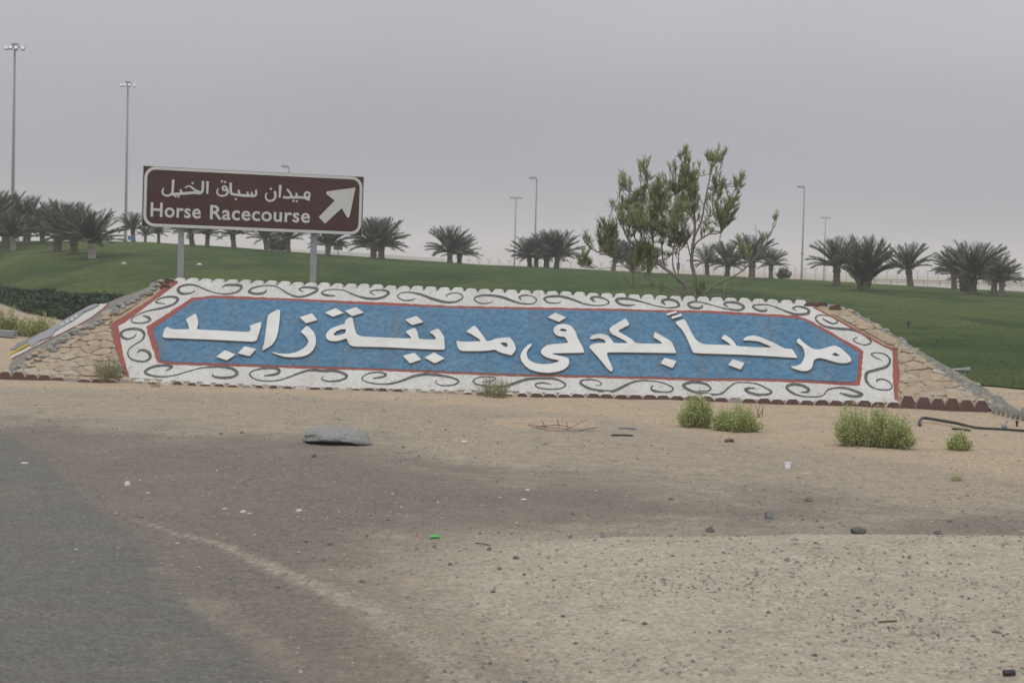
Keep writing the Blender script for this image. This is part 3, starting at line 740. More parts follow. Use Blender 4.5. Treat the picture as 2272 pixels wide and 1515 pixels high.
# raised letters: white painted boards on their edge
LET = [
 (c1([(640,700),(650,660),(672,617),(690,614),(725,632),(745,638),(908,638),(906,620),(898,590),(890,570),(874,545),(885,530),(972,478),(985,510),(997,550),(997,590),(988,620),(984,640),(1200,650),(1420,662),(1500,665),(1515,660),(1525,640),(1524,620),(1517,608),(1530,595),(1634,562),(1636,580),(1628,620),(1608,690),(1582,764),(1400,755),(1100,740),(800,728),(660,724),(645,715)]), []),
 (c1([(1705,488),(1824,428),(1822,520),(1808,640),(1795,700),(1775,750),(1740,800),(1648,852),(1646,838),(1665,770),(1675,690),(1685,620),(1692,550)]), []),
 (c1([(2094,600),(2130,630),(2165,665),(2180,710),(2187,750),(2180,800),(2155,850),(2110,890),(2050,912),(1960,920),(1870,915),(1800,895),(1748,876),(1752,866),(1800,880),(1870,885),(1940,880),(2000,865),(2060,830),(2090,800),(2112,765),(2100,735),(2080,705),(2050,680),(2032,662)]), []),
 (c2([(400,683),(350,702),(290,713),(235,708),(205,690),(193,660),(205,625),(240,590),(300,562),(350,548),(388,535),(388,515),(400,495),(430,475),(450,472),(465,480),(475,530),(490,600),(505,640),(540,660),(600,668),(700,672),(840,678),(960,684),(1060,684),(1050,665),(1025,645),(998,617),(1020,605),(1085,578),(1105,590),(1120,630),(1132,690),(1220,695),(1305,695),(1300,670),(1280,648),(1241,622),(1260,608),(1328,584),(1350,610),(1385,660),(1391,700),(1395,790),(1385,798),(1200,792),(1000,782),(800,772),(600,768),(480,766),(445,755),(425,735),(412,700)]),
  [c2([(272,640),(300,612),(350,592),(395,590),(398,610),(385,635),(340,650),(300,657),(278,652)])]),
 (c2([(1515,708),(1545,715),(1620,718),(1700,715),(1762,713),(1740,690),(1700,665),(1660,640),(1609,615),(1625,600),(1693,553),(1720,580),(1760,630),(1790,670),(1812,712),(1850,710),(1900,690),(1950,680),(2048,672),(2065,690),(2095,730),(2111,780),(2105,810),(2068,855),(2040,848),(1950,825),(1898,795),(1850,805),(1780,810),(1650,812),(1560,810),(1535,795),(1520,760),(1512,720)]),
  [c2([(1950,728),(1990,725),(2020,730),(2030,755),(2025,768),(2000,770),(1975,752)])]),
 (c3([(262,735),(272,750),(255,775),(230,800),(220,840),(230,880),(255,910),(310,935),(380,945),(450,942),(510,930),(555,910),(520,898),(470,890),(410,870),(370,840),(362,815),(380,785),(420,755),(470,742),(540,738),(642,730),(625,700),(605,668),(550,665),(510,645),(490,610),(497,575),(530,548),(590,538),(640,545),(680,570),(710,610),(730,670),(760,730),(785,770),(800,820),(795,828),(700,830),(560,832),(475,835),(485,845),(560,860),(620,875),(645,890),(650,930),(640,960),(600,995),(540,1018),(440,1032),(340,1022),(260,1000),(210,965),(170,915),(155,870),(165,830),(195,785),(235,750)]),
  [c3([(552,598),(575,585),(610,590),(632,610),(600,614),(565,610)])]),
 (c3([(855,685),(880,655),(930,640),(985,638),(1030,650),(1065,680),(1085,710),(1098,730),(1160,732),(1245,730),(1200,700),(1120,660),(1085,645),(1060,620),(1055,590),(1075,565),(1150,520),(1215,484),(1225,490),(1260,545),(1210,570),(1138,608),(1190,640),(1260,680),(1300,710),(1320,732),(1420,738),(1592,738),(1570,715),(1530,690),(1500,675),(1502,650),(1512,618),(1570,650),(1650,695),(1683,720),(1705,770),(1728,825),(1720,832),(1500,828),(1200,824),(1050,824),(1028,835),(1040,880),(1070,940),(1090,990),(1085,1015),(1065,1015),(1040,995),(980,920),(920,850),(860,785),(852,770),(865,750),(900,735),(960,730),(1020,730),(1010,705),(985,690),(940,680),(900,690),(870,692)]), []),
 (c3([(1718,525),(1740,510),(1806,490),(1825,510),(1870,600),(1900,660),(1940,710),(1990,738),(2050,745),(2140,748)]) + c4([(263,616),(285,620),(265,600),(230,575),(183,548),(195,530),(215,509),(260,535),(300,570),(325,600),(338,626),(440,632),(560,638),(700,640),(640,610),(560,578),(480,568),(402,568),(410,550),(440,528),(500,518),(560,528),(640,560),(740,605),(815,650),(898,655),(915,680),(950,740),(945,745),(800,735),(600,722),(400,712),(200,705),(0,700)]) + c3([(1910,830),(1895,820),(1870,760),(1830,670),(1790,600)]), []),
 (c4([(940,575),(965,543),(1000,580),(1060,625),(1110,655),(1150,660),(1200,655),(1260,635),(1327,618),(1380,640),(1440,690),(1480,730),(1497,765),(1485,785),(1440,797),(1380,797),(1310,780),(1230,755),(1180,745),(1150,748),(1118,765),(1108,800),(1100,840),(1075,865),(1040,877),(980,873),(920,855),(887,840),(890,828),(940,825),(985,805),(1010,770),(1025,720),(1020,670),(1000,630),(960,600)]),
  [c4([(1293,712),(1330,690),(1385,722),(1340,728)])]),
]
DOT = [c1([(1178,915),(1270,848),(1376,892),(1288,950)]), c1([(1397,880),(1465,809),(1583,836),(1518,908)]), c1([(2020,517),(2145,477),(2201,545),(2085,577)]),
 c2([(184,425),(295,380),(376,428),(265,466)]), c2([(385,407),(502,369),(578,424),(460,460)]), c2([(993,495),(1107,458),(1181,520),(1063,550)]),
 c2([(970,858),(1090,828),(1157,898),(1042,935)]), c2([(1190,878),(1285,826),(1395,885),(1295,935)]), c3([(431,472),(508,424),(619,474),(546,518)]),
 c3([(1570,935),(1612,880),(1732,910),(1693,983)]), c3([(1630,435),(1728,408),(1735,425),(1638,453)]), c3([(1680,465),(1782,435),(1788,457),(1690,487)]),
 c4([(250,815),(300,757),(420,795),(378,861)])]
HB, HF = 0.028, 0.058
def soften(poly, amt=0.18):
    """clip each corner a little, so cut board corners are not razor sharp"""
    out = []; n = len(poly)
    for i in range(n):
        a, b, c = poly[i - 1], poly[i], poly[(i + 1) % n]
        out.append((b[0] + (a[0] - b[0]) * amt, b[1] + (a[1] - b[1]) * amt)); out.append((b[0] + (c[0] - b[0]) * amt, b[1] + (c[1] - b[1]) * amt))
    return out
for outer, holes in LET:
    mb = MB(); plate(mb, soften(uvs(outer, HF)), [uvs(h, HF) for h in holes], HB, HF, 0, 1)
    mb.build('letter', ['letter_white', 'letter_wood'], welcome)
for d in DOT:
    mb = MB(); plate(mb, soften(uvs(d, HF), 0.06), [], HB, HF, 0, 1)
    mb.build('letter_dot', ['letter_white', 'letter_wood'], welcome)

SCR = [
 c1([(965,248),(920,272),(830,278),(795,240),(820,205),(900,188),(980,198),(1080,240),(1180,272),(1290,282),(1390,260),(1435,220),(1415,195),(1330,190),(1270,195),(1238,215)]),
 c1([(1685,240),(1665,268),(1590,280),(1515,262),(1540,225),(1640,200),(1760,200),(1830,230),(1900,275),(2000,310),(2100,295),(2185,255),(2195,230),(2150,218),(2060,215),(2015,235),(2060,258)]),
 c2([(290,255),(210,250),(155,230),(190,200),(280,190),(380,200),(470,240),(580,275),(690,285),(780,265),(828,225),(790,200),(690,198),(640,215),(690,250)]),
 c2([(1095,280),(1060,297),(980,300),(920,265),(945,230),(1030,218),(1150,240),(1270,285),(1400,318),(1500,315),(1570,280),(1560,240),(1500,225),(1420,240),(1410,268)]),
 c2([(1875,302),(1850,325),(1760,330),(1695,295),(1720,262),(1820,248),(1960,265),(2060,300),(2160,330),(2272,335)]) + c3([(320,300),(290,265),(220,248),(150,262),(165,295)]),
 c3([(570,310),(545,325),(450,325),(402,290),(430,265),(560,260),(680,290),(800,335),(920,352),(1010,345),(1050,320),(1010,285),(930,265),(870,280),(910,315)]),
 c3([(1315,342),(1240,352),(1160,335),(1125,300),(1150,285),(1250,285),(1400,320),(1520,355),(1650,375),(1740,365),(1755,340),(1720,305),(1640,290),(1585,310),(1620,345)]),
 c3([(1985,345),(1990,365),(1950,380),(1880,370),(1850,335),(1900,315),(1980,320)]) + c4([(101,214),(200,242),(273,254),(360,262),(408,240),(390,210),(320,185),(240,185),(215,205),(255,230)]),
 c4([(640,250),(630,268),(570,268),(505,235),(520,212),(640,208),(740,235),(850,280),(940,305),(1040,300),(1068,275),(1040,245),(960,225),(905,240),(945,270)]),
 c4([(1205,345),(1240,370),(1310,398),(1355,380),(1320,340),(1240,315),(1160,315),(1135,350),(1180,400),(1260,435),(1380,450),(1500,460),(1600,495),(1680,560),(1690,590),(1640,612),(1560,595),(1515,560),(1555,535)]),
 c4([(1800,765),(1740,740),(1695,705),(1740,692),(1830,705),(1885,765),(1850,830),(1740,865),(1660,890),(1640,940),(1660,1000),(1720,1045),(1800,1065),(1880,1060),(1905,1030),(1870,980),(1810,958),(1760,965),(1750,990)]),
 c1([(670,382),(600,372),(570,360),(620,325),(720,308),(790,325),(770,370),(700,405),(600,430),(500,450),(410,480),(340,520),(325,555),(380,575),(460,570),(512,545),(490,515),(440,500)]),
 c1([(375,680),(350,715),(280,735),(220,700),(240,655),(330,632),(420,645),(455,690),(430,745),(350,795),(300,840),(290,890),(330,940),(440,962),(510,930),(505,880),(460,850),(410,850),(385,875)]),
 c1([(670,1055),(720,1030),(725,1010),(650,1000),(540,1015),(465,1060),(500,1095),(620,1115),(760,1100),(900,1060),(1040,1025),(1200,1015),(1330,1030),(1390,1075),(1350,1115),(1240,1125),(1150,1110),(1150,1085)]),
 c1([(1660,1105),(1780,1090),(1815,1060),(1780,1030),(1650,1032),(1540,1060),(1520,1100),(1590,1145),(1720,1158),(1850,1140),(2000,1085),(2120,1050)]) + c2([(182,1010),(290,1010),(380,1040),(405,1070),(340,1105),(220,1115),(150,1090),(180,1065)]),
 c2([(670,1085),(770,1070),(800,1045),(730,1025),(630,1035),(560,1080),(590,1115),(700,1140),(840,1140),(960,1110),(1080,1065),(1200,1045),(1340,1055),(1470,1080),(1535,1115),(1480,1150),(1370,1158),(1300,1130),(1320,1105)]),
 c2([(1770,1120),(1870,1110),(1905,1085),(1850,1070),(1740,1075),(1680,1110),(1720,1145),(1860,1170)]) + c3([(0,1165),(100,1135),(220,1095),(380,1085),(520,1095),(610,1145),(570,1185),(460,1195),(340,1180),(310,1145),(380,1130),(465,1145)]),
 c3([(910,1158),(975,1150),(940,1110),(850,1098),(770,1110),(780,1150),(880,1195),(1040,1218),(1120,1205),(1220,1155),(1320,1115),(1460,1110),(1590,1130),(1690,1175),(1680,1215),(1590,1225),(1490,1205),(1480,1170),(1500,1160)]),
 c3([(1945,1210),(2040,1215),(2075,1185),(2020,1140),(1900,1125),(1810,1145),(1820,1180),(1920,1225)]) + c4([(101,1112),(191,1099),(261,1039),(330,995),(420,990),(540,1005),(640,1050),(690,1085),(650,1110),(560,1115),(460,1090),(430,1060),(470,1048),(525,1048)]),
 c4([(985,1088),(1050,1085),(1060,1055),(990,1018),(900,1010),(845,1035),(870,1075),(960,1120),(1080,1135),(1200,1125),(1260,1065),(1340,1045),(1450,1050),(1550,1085),(1600,1110),(1560,1130),(1480,1125),(1375,1095)]),
]
for k, s_ in enumerate(SCR):
    pts = catmull(uvs(s_, .014), 5); n = len(pts); L_, R_ = [], []
    tot = sum(math.dist(pts[i], pts[i + 1]) for i in range(n - 1)); acc = 0
    for i, p in enumerate(pts):
        a, b = pts[max(i - 1, 0)], pts[min(i + 1, n - 1)]; dx, dy = b[0] - a[0], b[1] - a[1]; l = math.hypot(dx, dy) or 1
        if i: acc += math.dist(pts[i - 1], p)
        t = acc / tot
        w = 0.0175 + 0.0075 * math.sin(t * 9 + k) + R.uniform(-.002, .002)
        if t < 0.05: w *= 0.45 + t * 11
        elif t > 0.95: w *= 0.45 + (1 - t) * 11
        # brush strokes are wider across the slope, as the eye sees them foreshortened
        nx_, ny_ = -dy / l * w, dx / l * w * 1.35
        L_.append((p[0] + nx_, p[1] + ny_)); R_.append((p[0] - nx_, p[1] - ny_))
    mb = MB()
    mb.add([P3(p, 0.0125 + 0.0015 * (i % 2) * 0) for i, p in enumerate(L_)] + [P3(p, 0.0125) for p in R_], [(i, n + i, n + i + 1, i + 1) for i in range(n - 1)])
    mb.build('scroll', 'scroll_grey', welcome)

# scalloped concrete edging blocks, buried to half their height along the foot and the crest
def block(name, c, w, top, dep, mats, parent, drop=0.16, tilt=0.0, lean=0.0, rise=0.0):
    prof = [(-.5 * w, -drop), (-.5 * w, top - .62 * top - .012), (-.40 * w, top * .72), (-.24 * w, top), (.24 * w, top), (.40 * w, top * .72), (.5 * w, top - .62 * top - .012), (.5 * w, -drop)]
    mb = MB(); ct, st = math.cos(tilt), math.sin(tilt)
    f0 = []; f1 = []
    for x, z in prof:
        x2, z2 = x * ct - z * st, x * st + z * ct
        x2 += R.uniform(-.004, .004); z2 += R.uniform(-.004, .004)
        f0.append(c + eu * x2 + Vector((0, 0, z2)) - back * (lean * z2))
        f1.append(c + eu * x2 * 0.97 + Vector((0, 0, z2 + (rise if z > 0 else 0))) + back * dep)
    n = len(prof)
    mb.add(f0, [tuple(range(n))], 0)
    mb.add(f0 + f1, [(i, n + i, n + (i + 1) % n, (i + 1) % n) for i in range(n)] + [tuple(n + i for i in reversed(range(n)))], 1)
    return mb.build(name, mats, parent)
pitch = 0.212
nb = int(LEN / pitch)
for i in range(nb):
    u = 0.13 + i * pitch + R.uniform(-.012, .012)
    c = P3((u, 0), 0) - back * 0.045; c.z = gh(c.x, c.y)
    t = u / LEN; px = project(c)[0]
    top = 0.052 + 0.035 * max(0, (px - 1150) / 800) + R.uniform(-.008, .008)
    if px > 1995: top = 0.175 + R.uniform(-.01, .015)
    if px < 60: top = 0.12
    elif px < 100: top = 0.085
    fr = 'maroon'
    if 290 < px < 1120 and R.random() < 0.16: fr = 'paint_white'
    elif px < 1900 and R.random() < 0.06: fr = 'concrete'
    tp = 'paint_white' if 285 < px < 1990 else 'stone_tan'
    block('edging_block', c, 0.205 if px > 1180 or px < 285 else R.uniform(.12, .18), top * (1 if px > 1180 or px < 285 else R.uniform(.5, .95)), 0.11, [fr, tp], welcome, tilt=R.uniform(-.04, .04), lean=-.15, rise=.03)
Lt = TRuv[0] - TLuv[0]; ntp = int((Lt - 0.2) / 0.222)
for i in range(ntp):
    a = (0.17 + i * 0.222) / Lt
    uv = (TLuv[0] + a * Lt, TLuv[1] + a * (TRuv[1] - TLuv[1]))
    c = P3((uv[0], uv[1] - 0.02), 0.0)
    side = a > 0.988
    block('coping_block', c, 0.196, 0.052 + R.uniform(-.006, .006), 0.16, ['maroon' if side else 'paint_white'] * 2, welcome, drop=0.06, tilt=R.uniform(-.05, .05), lean=-.9, rise=.02)
# blocks that turn the upper corners
for px, py in ((1796, 680), (1822, 679), (1852, 686), (352, 633), (368, 640), (378, 628)):
    c = P3(pl(px, py), 0.02); block('coping_block', c, 0.19, 0.05, 0.12, ['maroon', 'concrete'], welcome, drop=0.07, tilt=R.uniform(-.25, .25))

# ridge stones down both ends
def ridge(p0, p1, n, out, seed, size, mats):
    for i in range(n):
        t = (i + 0.5) / n + R.uniform(-.3, .3) / n
        p = p0.lerp(p1, t); mb = MB()
        s = size * R.uniform(0.75, 1.25)
        blob(mb, p + out * R.uniform(-.02, .05) + Vector((0, 0, .02)), s * R.uniform(.9, 1.3), s, s * R.uniform(.6, .85), seed + i, 0.22, 2, rot=R.uniform(0, 3))
        mb.build('edge_stone', R.choice(mats), welcome)
la, lb = P3((0.02, 0.02), 0), P3((TLuv[0] - 0.10, TLuv[1] - .03), 0)
for i in range(54):
    t = (i + R.uniform(.1, .9)) / 54; p = la.lerp(lb, t) + eu * R.uniform(-.05, .20 * (1 - .5 * t)); z_ = R.uniform(.045, .078)
    mb = MB(); blob(mb, p + Vector((0, 0, .004)), z_ * R.uniform(1.0, 1.6), z_, z_ * R.uniform(.55, .85), 100 + i, .24, 2, rot=R.uniform(0, 3))
    mb.build('edge_stone', R.choice(['stone_grey', 'stone_grey', 'stone_grey', 'stone_tan']), welcome)
for i in range(42):
    t = (i + .5) / 42 * (nr - 1.6); k_ = int(t); f_ = t - k_; s_ = R.uniform(-.05, 1.0)
    p = ri[k_].lerp(ri[k_ + 1], f_).lerp(ro[k_].lerp(ro[k_ + 1], f_), s_); z_ = R.uniform(.045, .078)
    mb = MB(); blob(mb, p + Vector((0, .03, -.015)), z_ * R.uniform(.9, 1.4), z_, z_ * R.uniform(.6, .9), 300 + i, .22, 2, rot=R.uniform(0, 3))
    mb.build('edge_stone', R.choice(['stone_grey', 'stone_grey', 'stone_grey', 'stone_tan']), welcome)
for i in range(9):      # upright stones at the right foot
    px = 2205 + i * 11; p = flat(px, 916 + i * 2.6)
    mb = MB(); blob(mb, p + Vector((0, .03, .06)), 0.034, 0.06, R.uniform(.09, .13), 500 + i, 0.18, 2, rot=R.uniform(-.3, .3)); mb.build('foot_stone', 'stone_grey', welcome)

# the neighbouring face, seen edge-on at the left: red line, white border, grey raised letters
def pl3(x, y, h): return on_plane(x / 5.827, 600 + y / 5.827, A_ + nf_ * h, nf_)
nf_ = nl_ if nl_.dot(EYE - A_) > 0 else -nl_
def face_plate(name, poly, h0, h1, mat):
    mb = MB(); fr = [pl3(x, y, h1) for x, y in poly]; bk = [p - nf_ * (h1 - h0) for p in fr]; n = len(fr)
    e1 = (B_ - A_).normalized(); e2 = nf_.cross(e1)
    tris = tessellate_polygon([[Vector((p.dot(e1), p.dot(e2), 0)) for p in fr]])
    mb.add(fr, [t for t in tris]); mb.add(fr + bk, [(i, (i + 1) % n, n + (i + 1) % n, n + i) for i in range(n)])
    return mb.build(name, mat, welcome)
face_plate('side_red_line', [(30, 1195), (90, 1180), (320, 1060), (640, 890), (820, 805), (1000, 715), (1180, 615), (1330, 500), (1395, 455), (1405, 420), (1300, 440), (1100, 600), (700, 830), (300, 1040), (40, 1160)], -.02, .010, 'paint_red')
face_plate('side_white_border', [(70, 1170), (310, 1052), (640, 878), (820, 792), (1000, 700), (1180, 600), (1330, 480), (1385, 430), (1290, 432), (1150, 520), (900, 640), (700, 770), (560, 860), (330, 1010), (120, 1110)], -.02, .02, 'paint_white')
face_plate('side_grey_letter', [(400, 975), (520, 900), (660, 845), (720, 745), (540, 805), (360, 915), (370, 935)], -.02, .05, 'slab_grey')
face_plate('side_grey_letter', [(560, 855), (740, 760), (960, 630), (1090, 530), (1060, 505), (900, 595), (720, 700), (560, 800)], -.02, .045, 'slab_grey')
face_plate('side_grey_letter', [(1070, 535), (1180, 490), (1275, 440), (1230, 430), (1150, 455), (1060, 505)], -.02, .05, 'slab_grey')
for q in ((800, 690), (865, 655), (930, 625), (985, 585)):
    face_plate('side_letter_dot', [(q[0] - 22, q[1] + 10), (q[0], q[1] - 14), (q[0] + 22, q[1] - 8), (q[0], q[1] + 16)], .03, .06, 'letter_white')
face_plate('side_yellow_stroke', [(95, 1112), (240, 1026), (385, 946), (380, 934), (232, 1010), (86, 1098)], -.02, .045, 'yellow_paint')
for i, (x, y) in enumerate(((75, 1080), (185, 1020), (20, 1150))):
    p = pl3(x, y, 0.03); mb = MB(); blob(mb, p, .09, .09, .07, 700 + i, .25, 2); mb.build('edge_stone', 'stone_grey', welcome)

# ------------------------------------------------------------------ DIRECTION SIGN
def cs(x, y): return (300 + x / 4.287, 350 + y / 4.287)
ST = flat(560, 900).y
tl = at(*cs(82, 78), 32.3); bl = at(*cs(78, 655), 32.3 + 0.02); tr = at(*cs(2170, 183), 33.45)
SX = (tr - tl).normalized(); SN = SX.cross(Vector((0, 0, 1))).normalized()
if SN.y > 0: SN = -SN
SZ = SN.cross(SX).normalized()
if SZ.z < 0: SZ = -SZ
def sp3(x, y, h=0.0):
    return on_plane(*cs(x, y), tl + SN * h, SN)
road_sign = thing('direction_sign', (flat(560, 900).x, 32.9, 0), 'brown Horse Racecourse road sign with white arrow on two grey posts', 'road sign')
def sl(p): q = p - tl; return (q.dot(SX), q.dot(SZ))
def s3(uv, h): return tl + SX * uv[0] + SZ * uv[1] + SN * h
corn = [sl(sp3(*c)) for c in ((82, 78), (2170, 183), (2155, 738), (78, 655))]
SW = (corn[1][0] + corn[2][0]) / 2; y_t = (corn[0][1] + corn[1][1]) / 2; y_b = (corn[2][1] + corn[3][1]) / 2
mb = MB()
pw = (y_t - y_b) / 5                      # extruded planks
for k in range(5):
    z0, z1 = y_b + k * pw, y_b + (k + 1) * pw - 0.0009
    pr = [s3((0, z0), 0), s3((SW, z0), 0), s3((SW, z1), 0), s3((0, z1), 0)]; bk = [p - SN * 0.03 for p in pr]
    mb.add(pr + bk, [(0, 1, 2, 3), (7, 6, 5, 4), (0, 4, 5, 1), (1, 5, 6, 2), (2, 6, 7, 3), (3, 7, 4, 0)])
mb.build('sign_board', 'sign_brown', road_sign)
mb = MB()
for zz in (y_t - .12, y_b + .14, (y_t + y_b) / 2):
    c0, c1_ = s3((0.05, zz), -.055), s3((SW - .05, zz), -.055)
    mb.tube([c0, c1_], 0.022, 4)
for x0 in (0.0, SW):
    mb.tube([s3((x0, y_b - .002), -.012), s3((x0, y_t + .002), -.012)], 0.013, 4)
mb.build('frame', 'galvanised', road_sign)
def rrect(x0, x1, y0, y1, r, n=8):
    out = []
    for cx, cy, a0 in ((x1 - r, y1 - r, 0), (x0 + r, y1 - r, 90), (x0 + r, y0 + r, 180), (x1 - r, y0 + r, 270)):
        for i in range(n + 1):
            a = rad(a0 + 90 * i / n); out.append((cx + r * math.cos(a), cy + r * math.sin(a)))
    return out
o1 = rrect(0.014, SW - 0.014, y_b + 0.006, y_t - 0.006, 0.20); o2 = rrect(0.066, SW - 0.066, y_b + 0.058, y_t - 0.058, 0.15)
mb = MB(); n = len(o1)
mb.add([s3(p, .003) for p in o1] + [s3(p, .003) for p in o2], [(i, (i + 1) % n, n + (i + 1) % n, n + i) for i in range(n)])
mb.build('border_line', 'sign_white', road_sign)
arrow = [(2095, 285), (2040, 555), (2032, 570), (2018, 570), (2005, 552), (1965, 480), (1805, 628), (1745, 565), (1898, 408), (1825, 352), (1815, 338), (1820, 325), (1835, 320)]
def sflat(mb, poly, h=.003, holes=()):
    loops = [poly] + list(holes)
    l2 = [[sl(sp3(x, y)) for x, y in l] for l in loops]; fl = [q for l in l2 for q in l]
    tris = tessellate_polygon([[Vector((a, b, 0)) for a, b in l] for l in l2])
    mb.add([s3(q, h) for q in fl], tris)
mb = MB(); sflat(mb, arrow); mb.build('arrow', 'sign_white', road_sign)
def sstroke(mb, pts, w, h=.003):
    pts = catmull(pts, 5) if len(pts) > 2 else pts
    q = [sl(sp3(x, y)) for x, y in pts]; k = SW / 2088.0; n = len(q); L_, R_ = [], []
    for i, p in enumerate(q):
        a, b = q[max(i - 1, 0)], q[min(i + 1, n - 1)]; dx, dy = b[0] - a[0], b[1] - a[1]; l = math.hypot(dx, dy) or 1
        ww = (w[0] + (w[1] - w[0]) * i / max(1, n - 1)) * k / 2 if isinstance(w, tuple) else w * k / 2
        L_.append((p[0] - dy / l * ww, p[1] + dx / l * ww)); R_.append((p[0] + dy / l * ww, p[1] - dx / l * ww))
    mb.add([s3(p, h) for p in L_] + [s3(p, h) for p in R_], [(i, n + i, n + i + 1, i + 1) for i in range(n - 1)])
def sdot(mb, x, y, r=13, h=.0032): sflat(mb, [(x - r, y), (x, y - r), (x + r, y), (x, y + r)], h)
def sring(mb, x, y, r, w, h=.0031, sq=1.0):
    sstroke(mb, [(x + r * sq * math.cos(a), y + r * math.sin(a)) for a in [2 * math.pi * i / 10 for i in range(11)]], w, h)
a_ = MB()
# three Arabic words, stroke by stroke
sstroke(a_, [(362, 210), (358, 270), (354, 322), (338, 352), (302, 362), (270, 350), (258, 322), (270, 290)], (24, 14))
sstroke(a_, [(352, 350), (390, 346), (440, 342), (540, 335), (585, 330)], 26, .0034); sstroke(a_, [(432, 340), (436, 322), (430, 302)], (24, 18))
sdot(a_, 383, 368); sdot(a_, 412, 370)
sstroke(a_, [(474, 290), (498, 272), (530, 278), (575, 312), (618, 330)], (12, 22)); sdot(a_, 545, 243)
sstroke(a_, [(645, 222), (642, 290), (636, 322), (612, 338), (575, 334)], 24, .0035); sstroke(a_, [(688, 225), (686, 345)], (26, 18))
a_.build('arabic_word', 'sign_white', road_sign); a_ = MB()
sring(a_, 850, 292, 19, 18); sstroke(a_, [(868, 292), (880, 325), (866, 352), (822, 364), (788, 350), (778, 322), (792, 292)], (22, 12), .0034)
sdot(a_, 824, 226); sdot(a_, 855, 232)
sstroke(a_, [(908, 238), (908, 300), (912, 335), (936, 350), (990, 354)], 24); sstroke(a_, [(986, 356), (988, 330), (980, 308)], (24, 18)); sdot(a_, 957, 395)
sstroke(a_, [(980, 355), (1050, 361), (1136, 364)], 25, .0034)
for x, y in ((1068, 324), (1108, 326)): sstroke(a_, [(x, y), (x + 4, y + 38)], (16, 22))
sstroke(a_, [(1148, 306), (1150, 345), (1136, 366)], (18, 24), .0036)
a_.build('arabic_word', 'sign_white', road_sign); a_ = MB()
sstroke(a_, [(1326, 318), (1334, 362), (1318, 398), (1280, 412), (1248, 396), (1240, 362), (1252, 334)], (24, 12)); sdot(a_, 1290, 297)
sstroke(a_, [(1380, 260), (1374, 380)], (26, 18))
sstroke(a_, [(1442, 300), (1470, 330), (1484, 366), (1452, 380), (1406, 376)], (18, 24))
sstroke(a_, [(1478, 378), (1540, 378), (1600, 380), (1640, 396), (1660, 402)], (25, 20), .0034); sstroke(a_, [(1534, 376), (1536, 356), (1530, 336)], (24, 18))
sdot(a_, 1505, 412); sdot(a_, 1536, 416)
sring(a_, 1636, 354, 24, 20, .0036); sstroke(a_, [(1612, 372), (1640, 384), (1658, 392)], 22, .0038)
a_.build('arabic_word', 'sign_white', road_sign)
# the two English words
def word(txt, x0, x1, yb0, yb1, captop):
    cu = bpy.data.curves.new('w', 'FONT'); cu.body = txt; cu.size = 1.0; cu.offset = 0.017; cu.resolution_u = 6; cu.space_character = 1.06
    to = bpy.data.objects.new('w', cu); C.objects.link(to)
    dg = bpy.context.evaluated_depsgraph_get(); me_ = bpy.data.meshes.new_from_object(to.evaluated_get(dg))
    bpy.data.objects.remove(to)
    vs = [v.co.copy() for v in me_.vertices]; fs = [tuple(p.vertices) for p in me_.polygons]
    xa, xb = min(v.x for v in vs), max(v.x for v in vs)
    hi = max(v.y for v in vs)
    a, b, t = sl(sp3(x0, yb0)), sl(sp3(x1, yb1)), sl(sp3(x0, captop))
    sc_y = (t[1] - a[1]) / hi
    out = []
    for v in vs:
        f = (v.x - xa) / (xb - xa)
        out.append(s3((a[0] + (b[0] - a[0]) * f, a[1] + (b[1] - a[1]) * f + v.y * sc_y), .003))
    return out, fs
for args in (('Horse', 145, 622, 557, 577, 424), ('Racecourse', 710, 1660, 583, 617, 450)):
    mb = MB(); mb.add(*word(*args)); mb.build('english_word', 'sign_white', road_sign)
for (xt, yt, xb_) in ((440, 670, 432), (1706, 725, 1688)):
    p = sp3(xt, yt); c = sl(p); mb = MB()
    base = s3((c[0], 0), -.13); M = Matrix((SX, SN, Vector((0, 0, 1)))).transposed()
    z1 = s3((c[0], y_t - 0.1), 0).z; z0 = -0.1
    mb.box((base.x, base.y, (z0 + z1) / 2), (0.10, 0.10, z1 - z0), 0, M)
    mb.build('post', 'galvanised', road_sign)

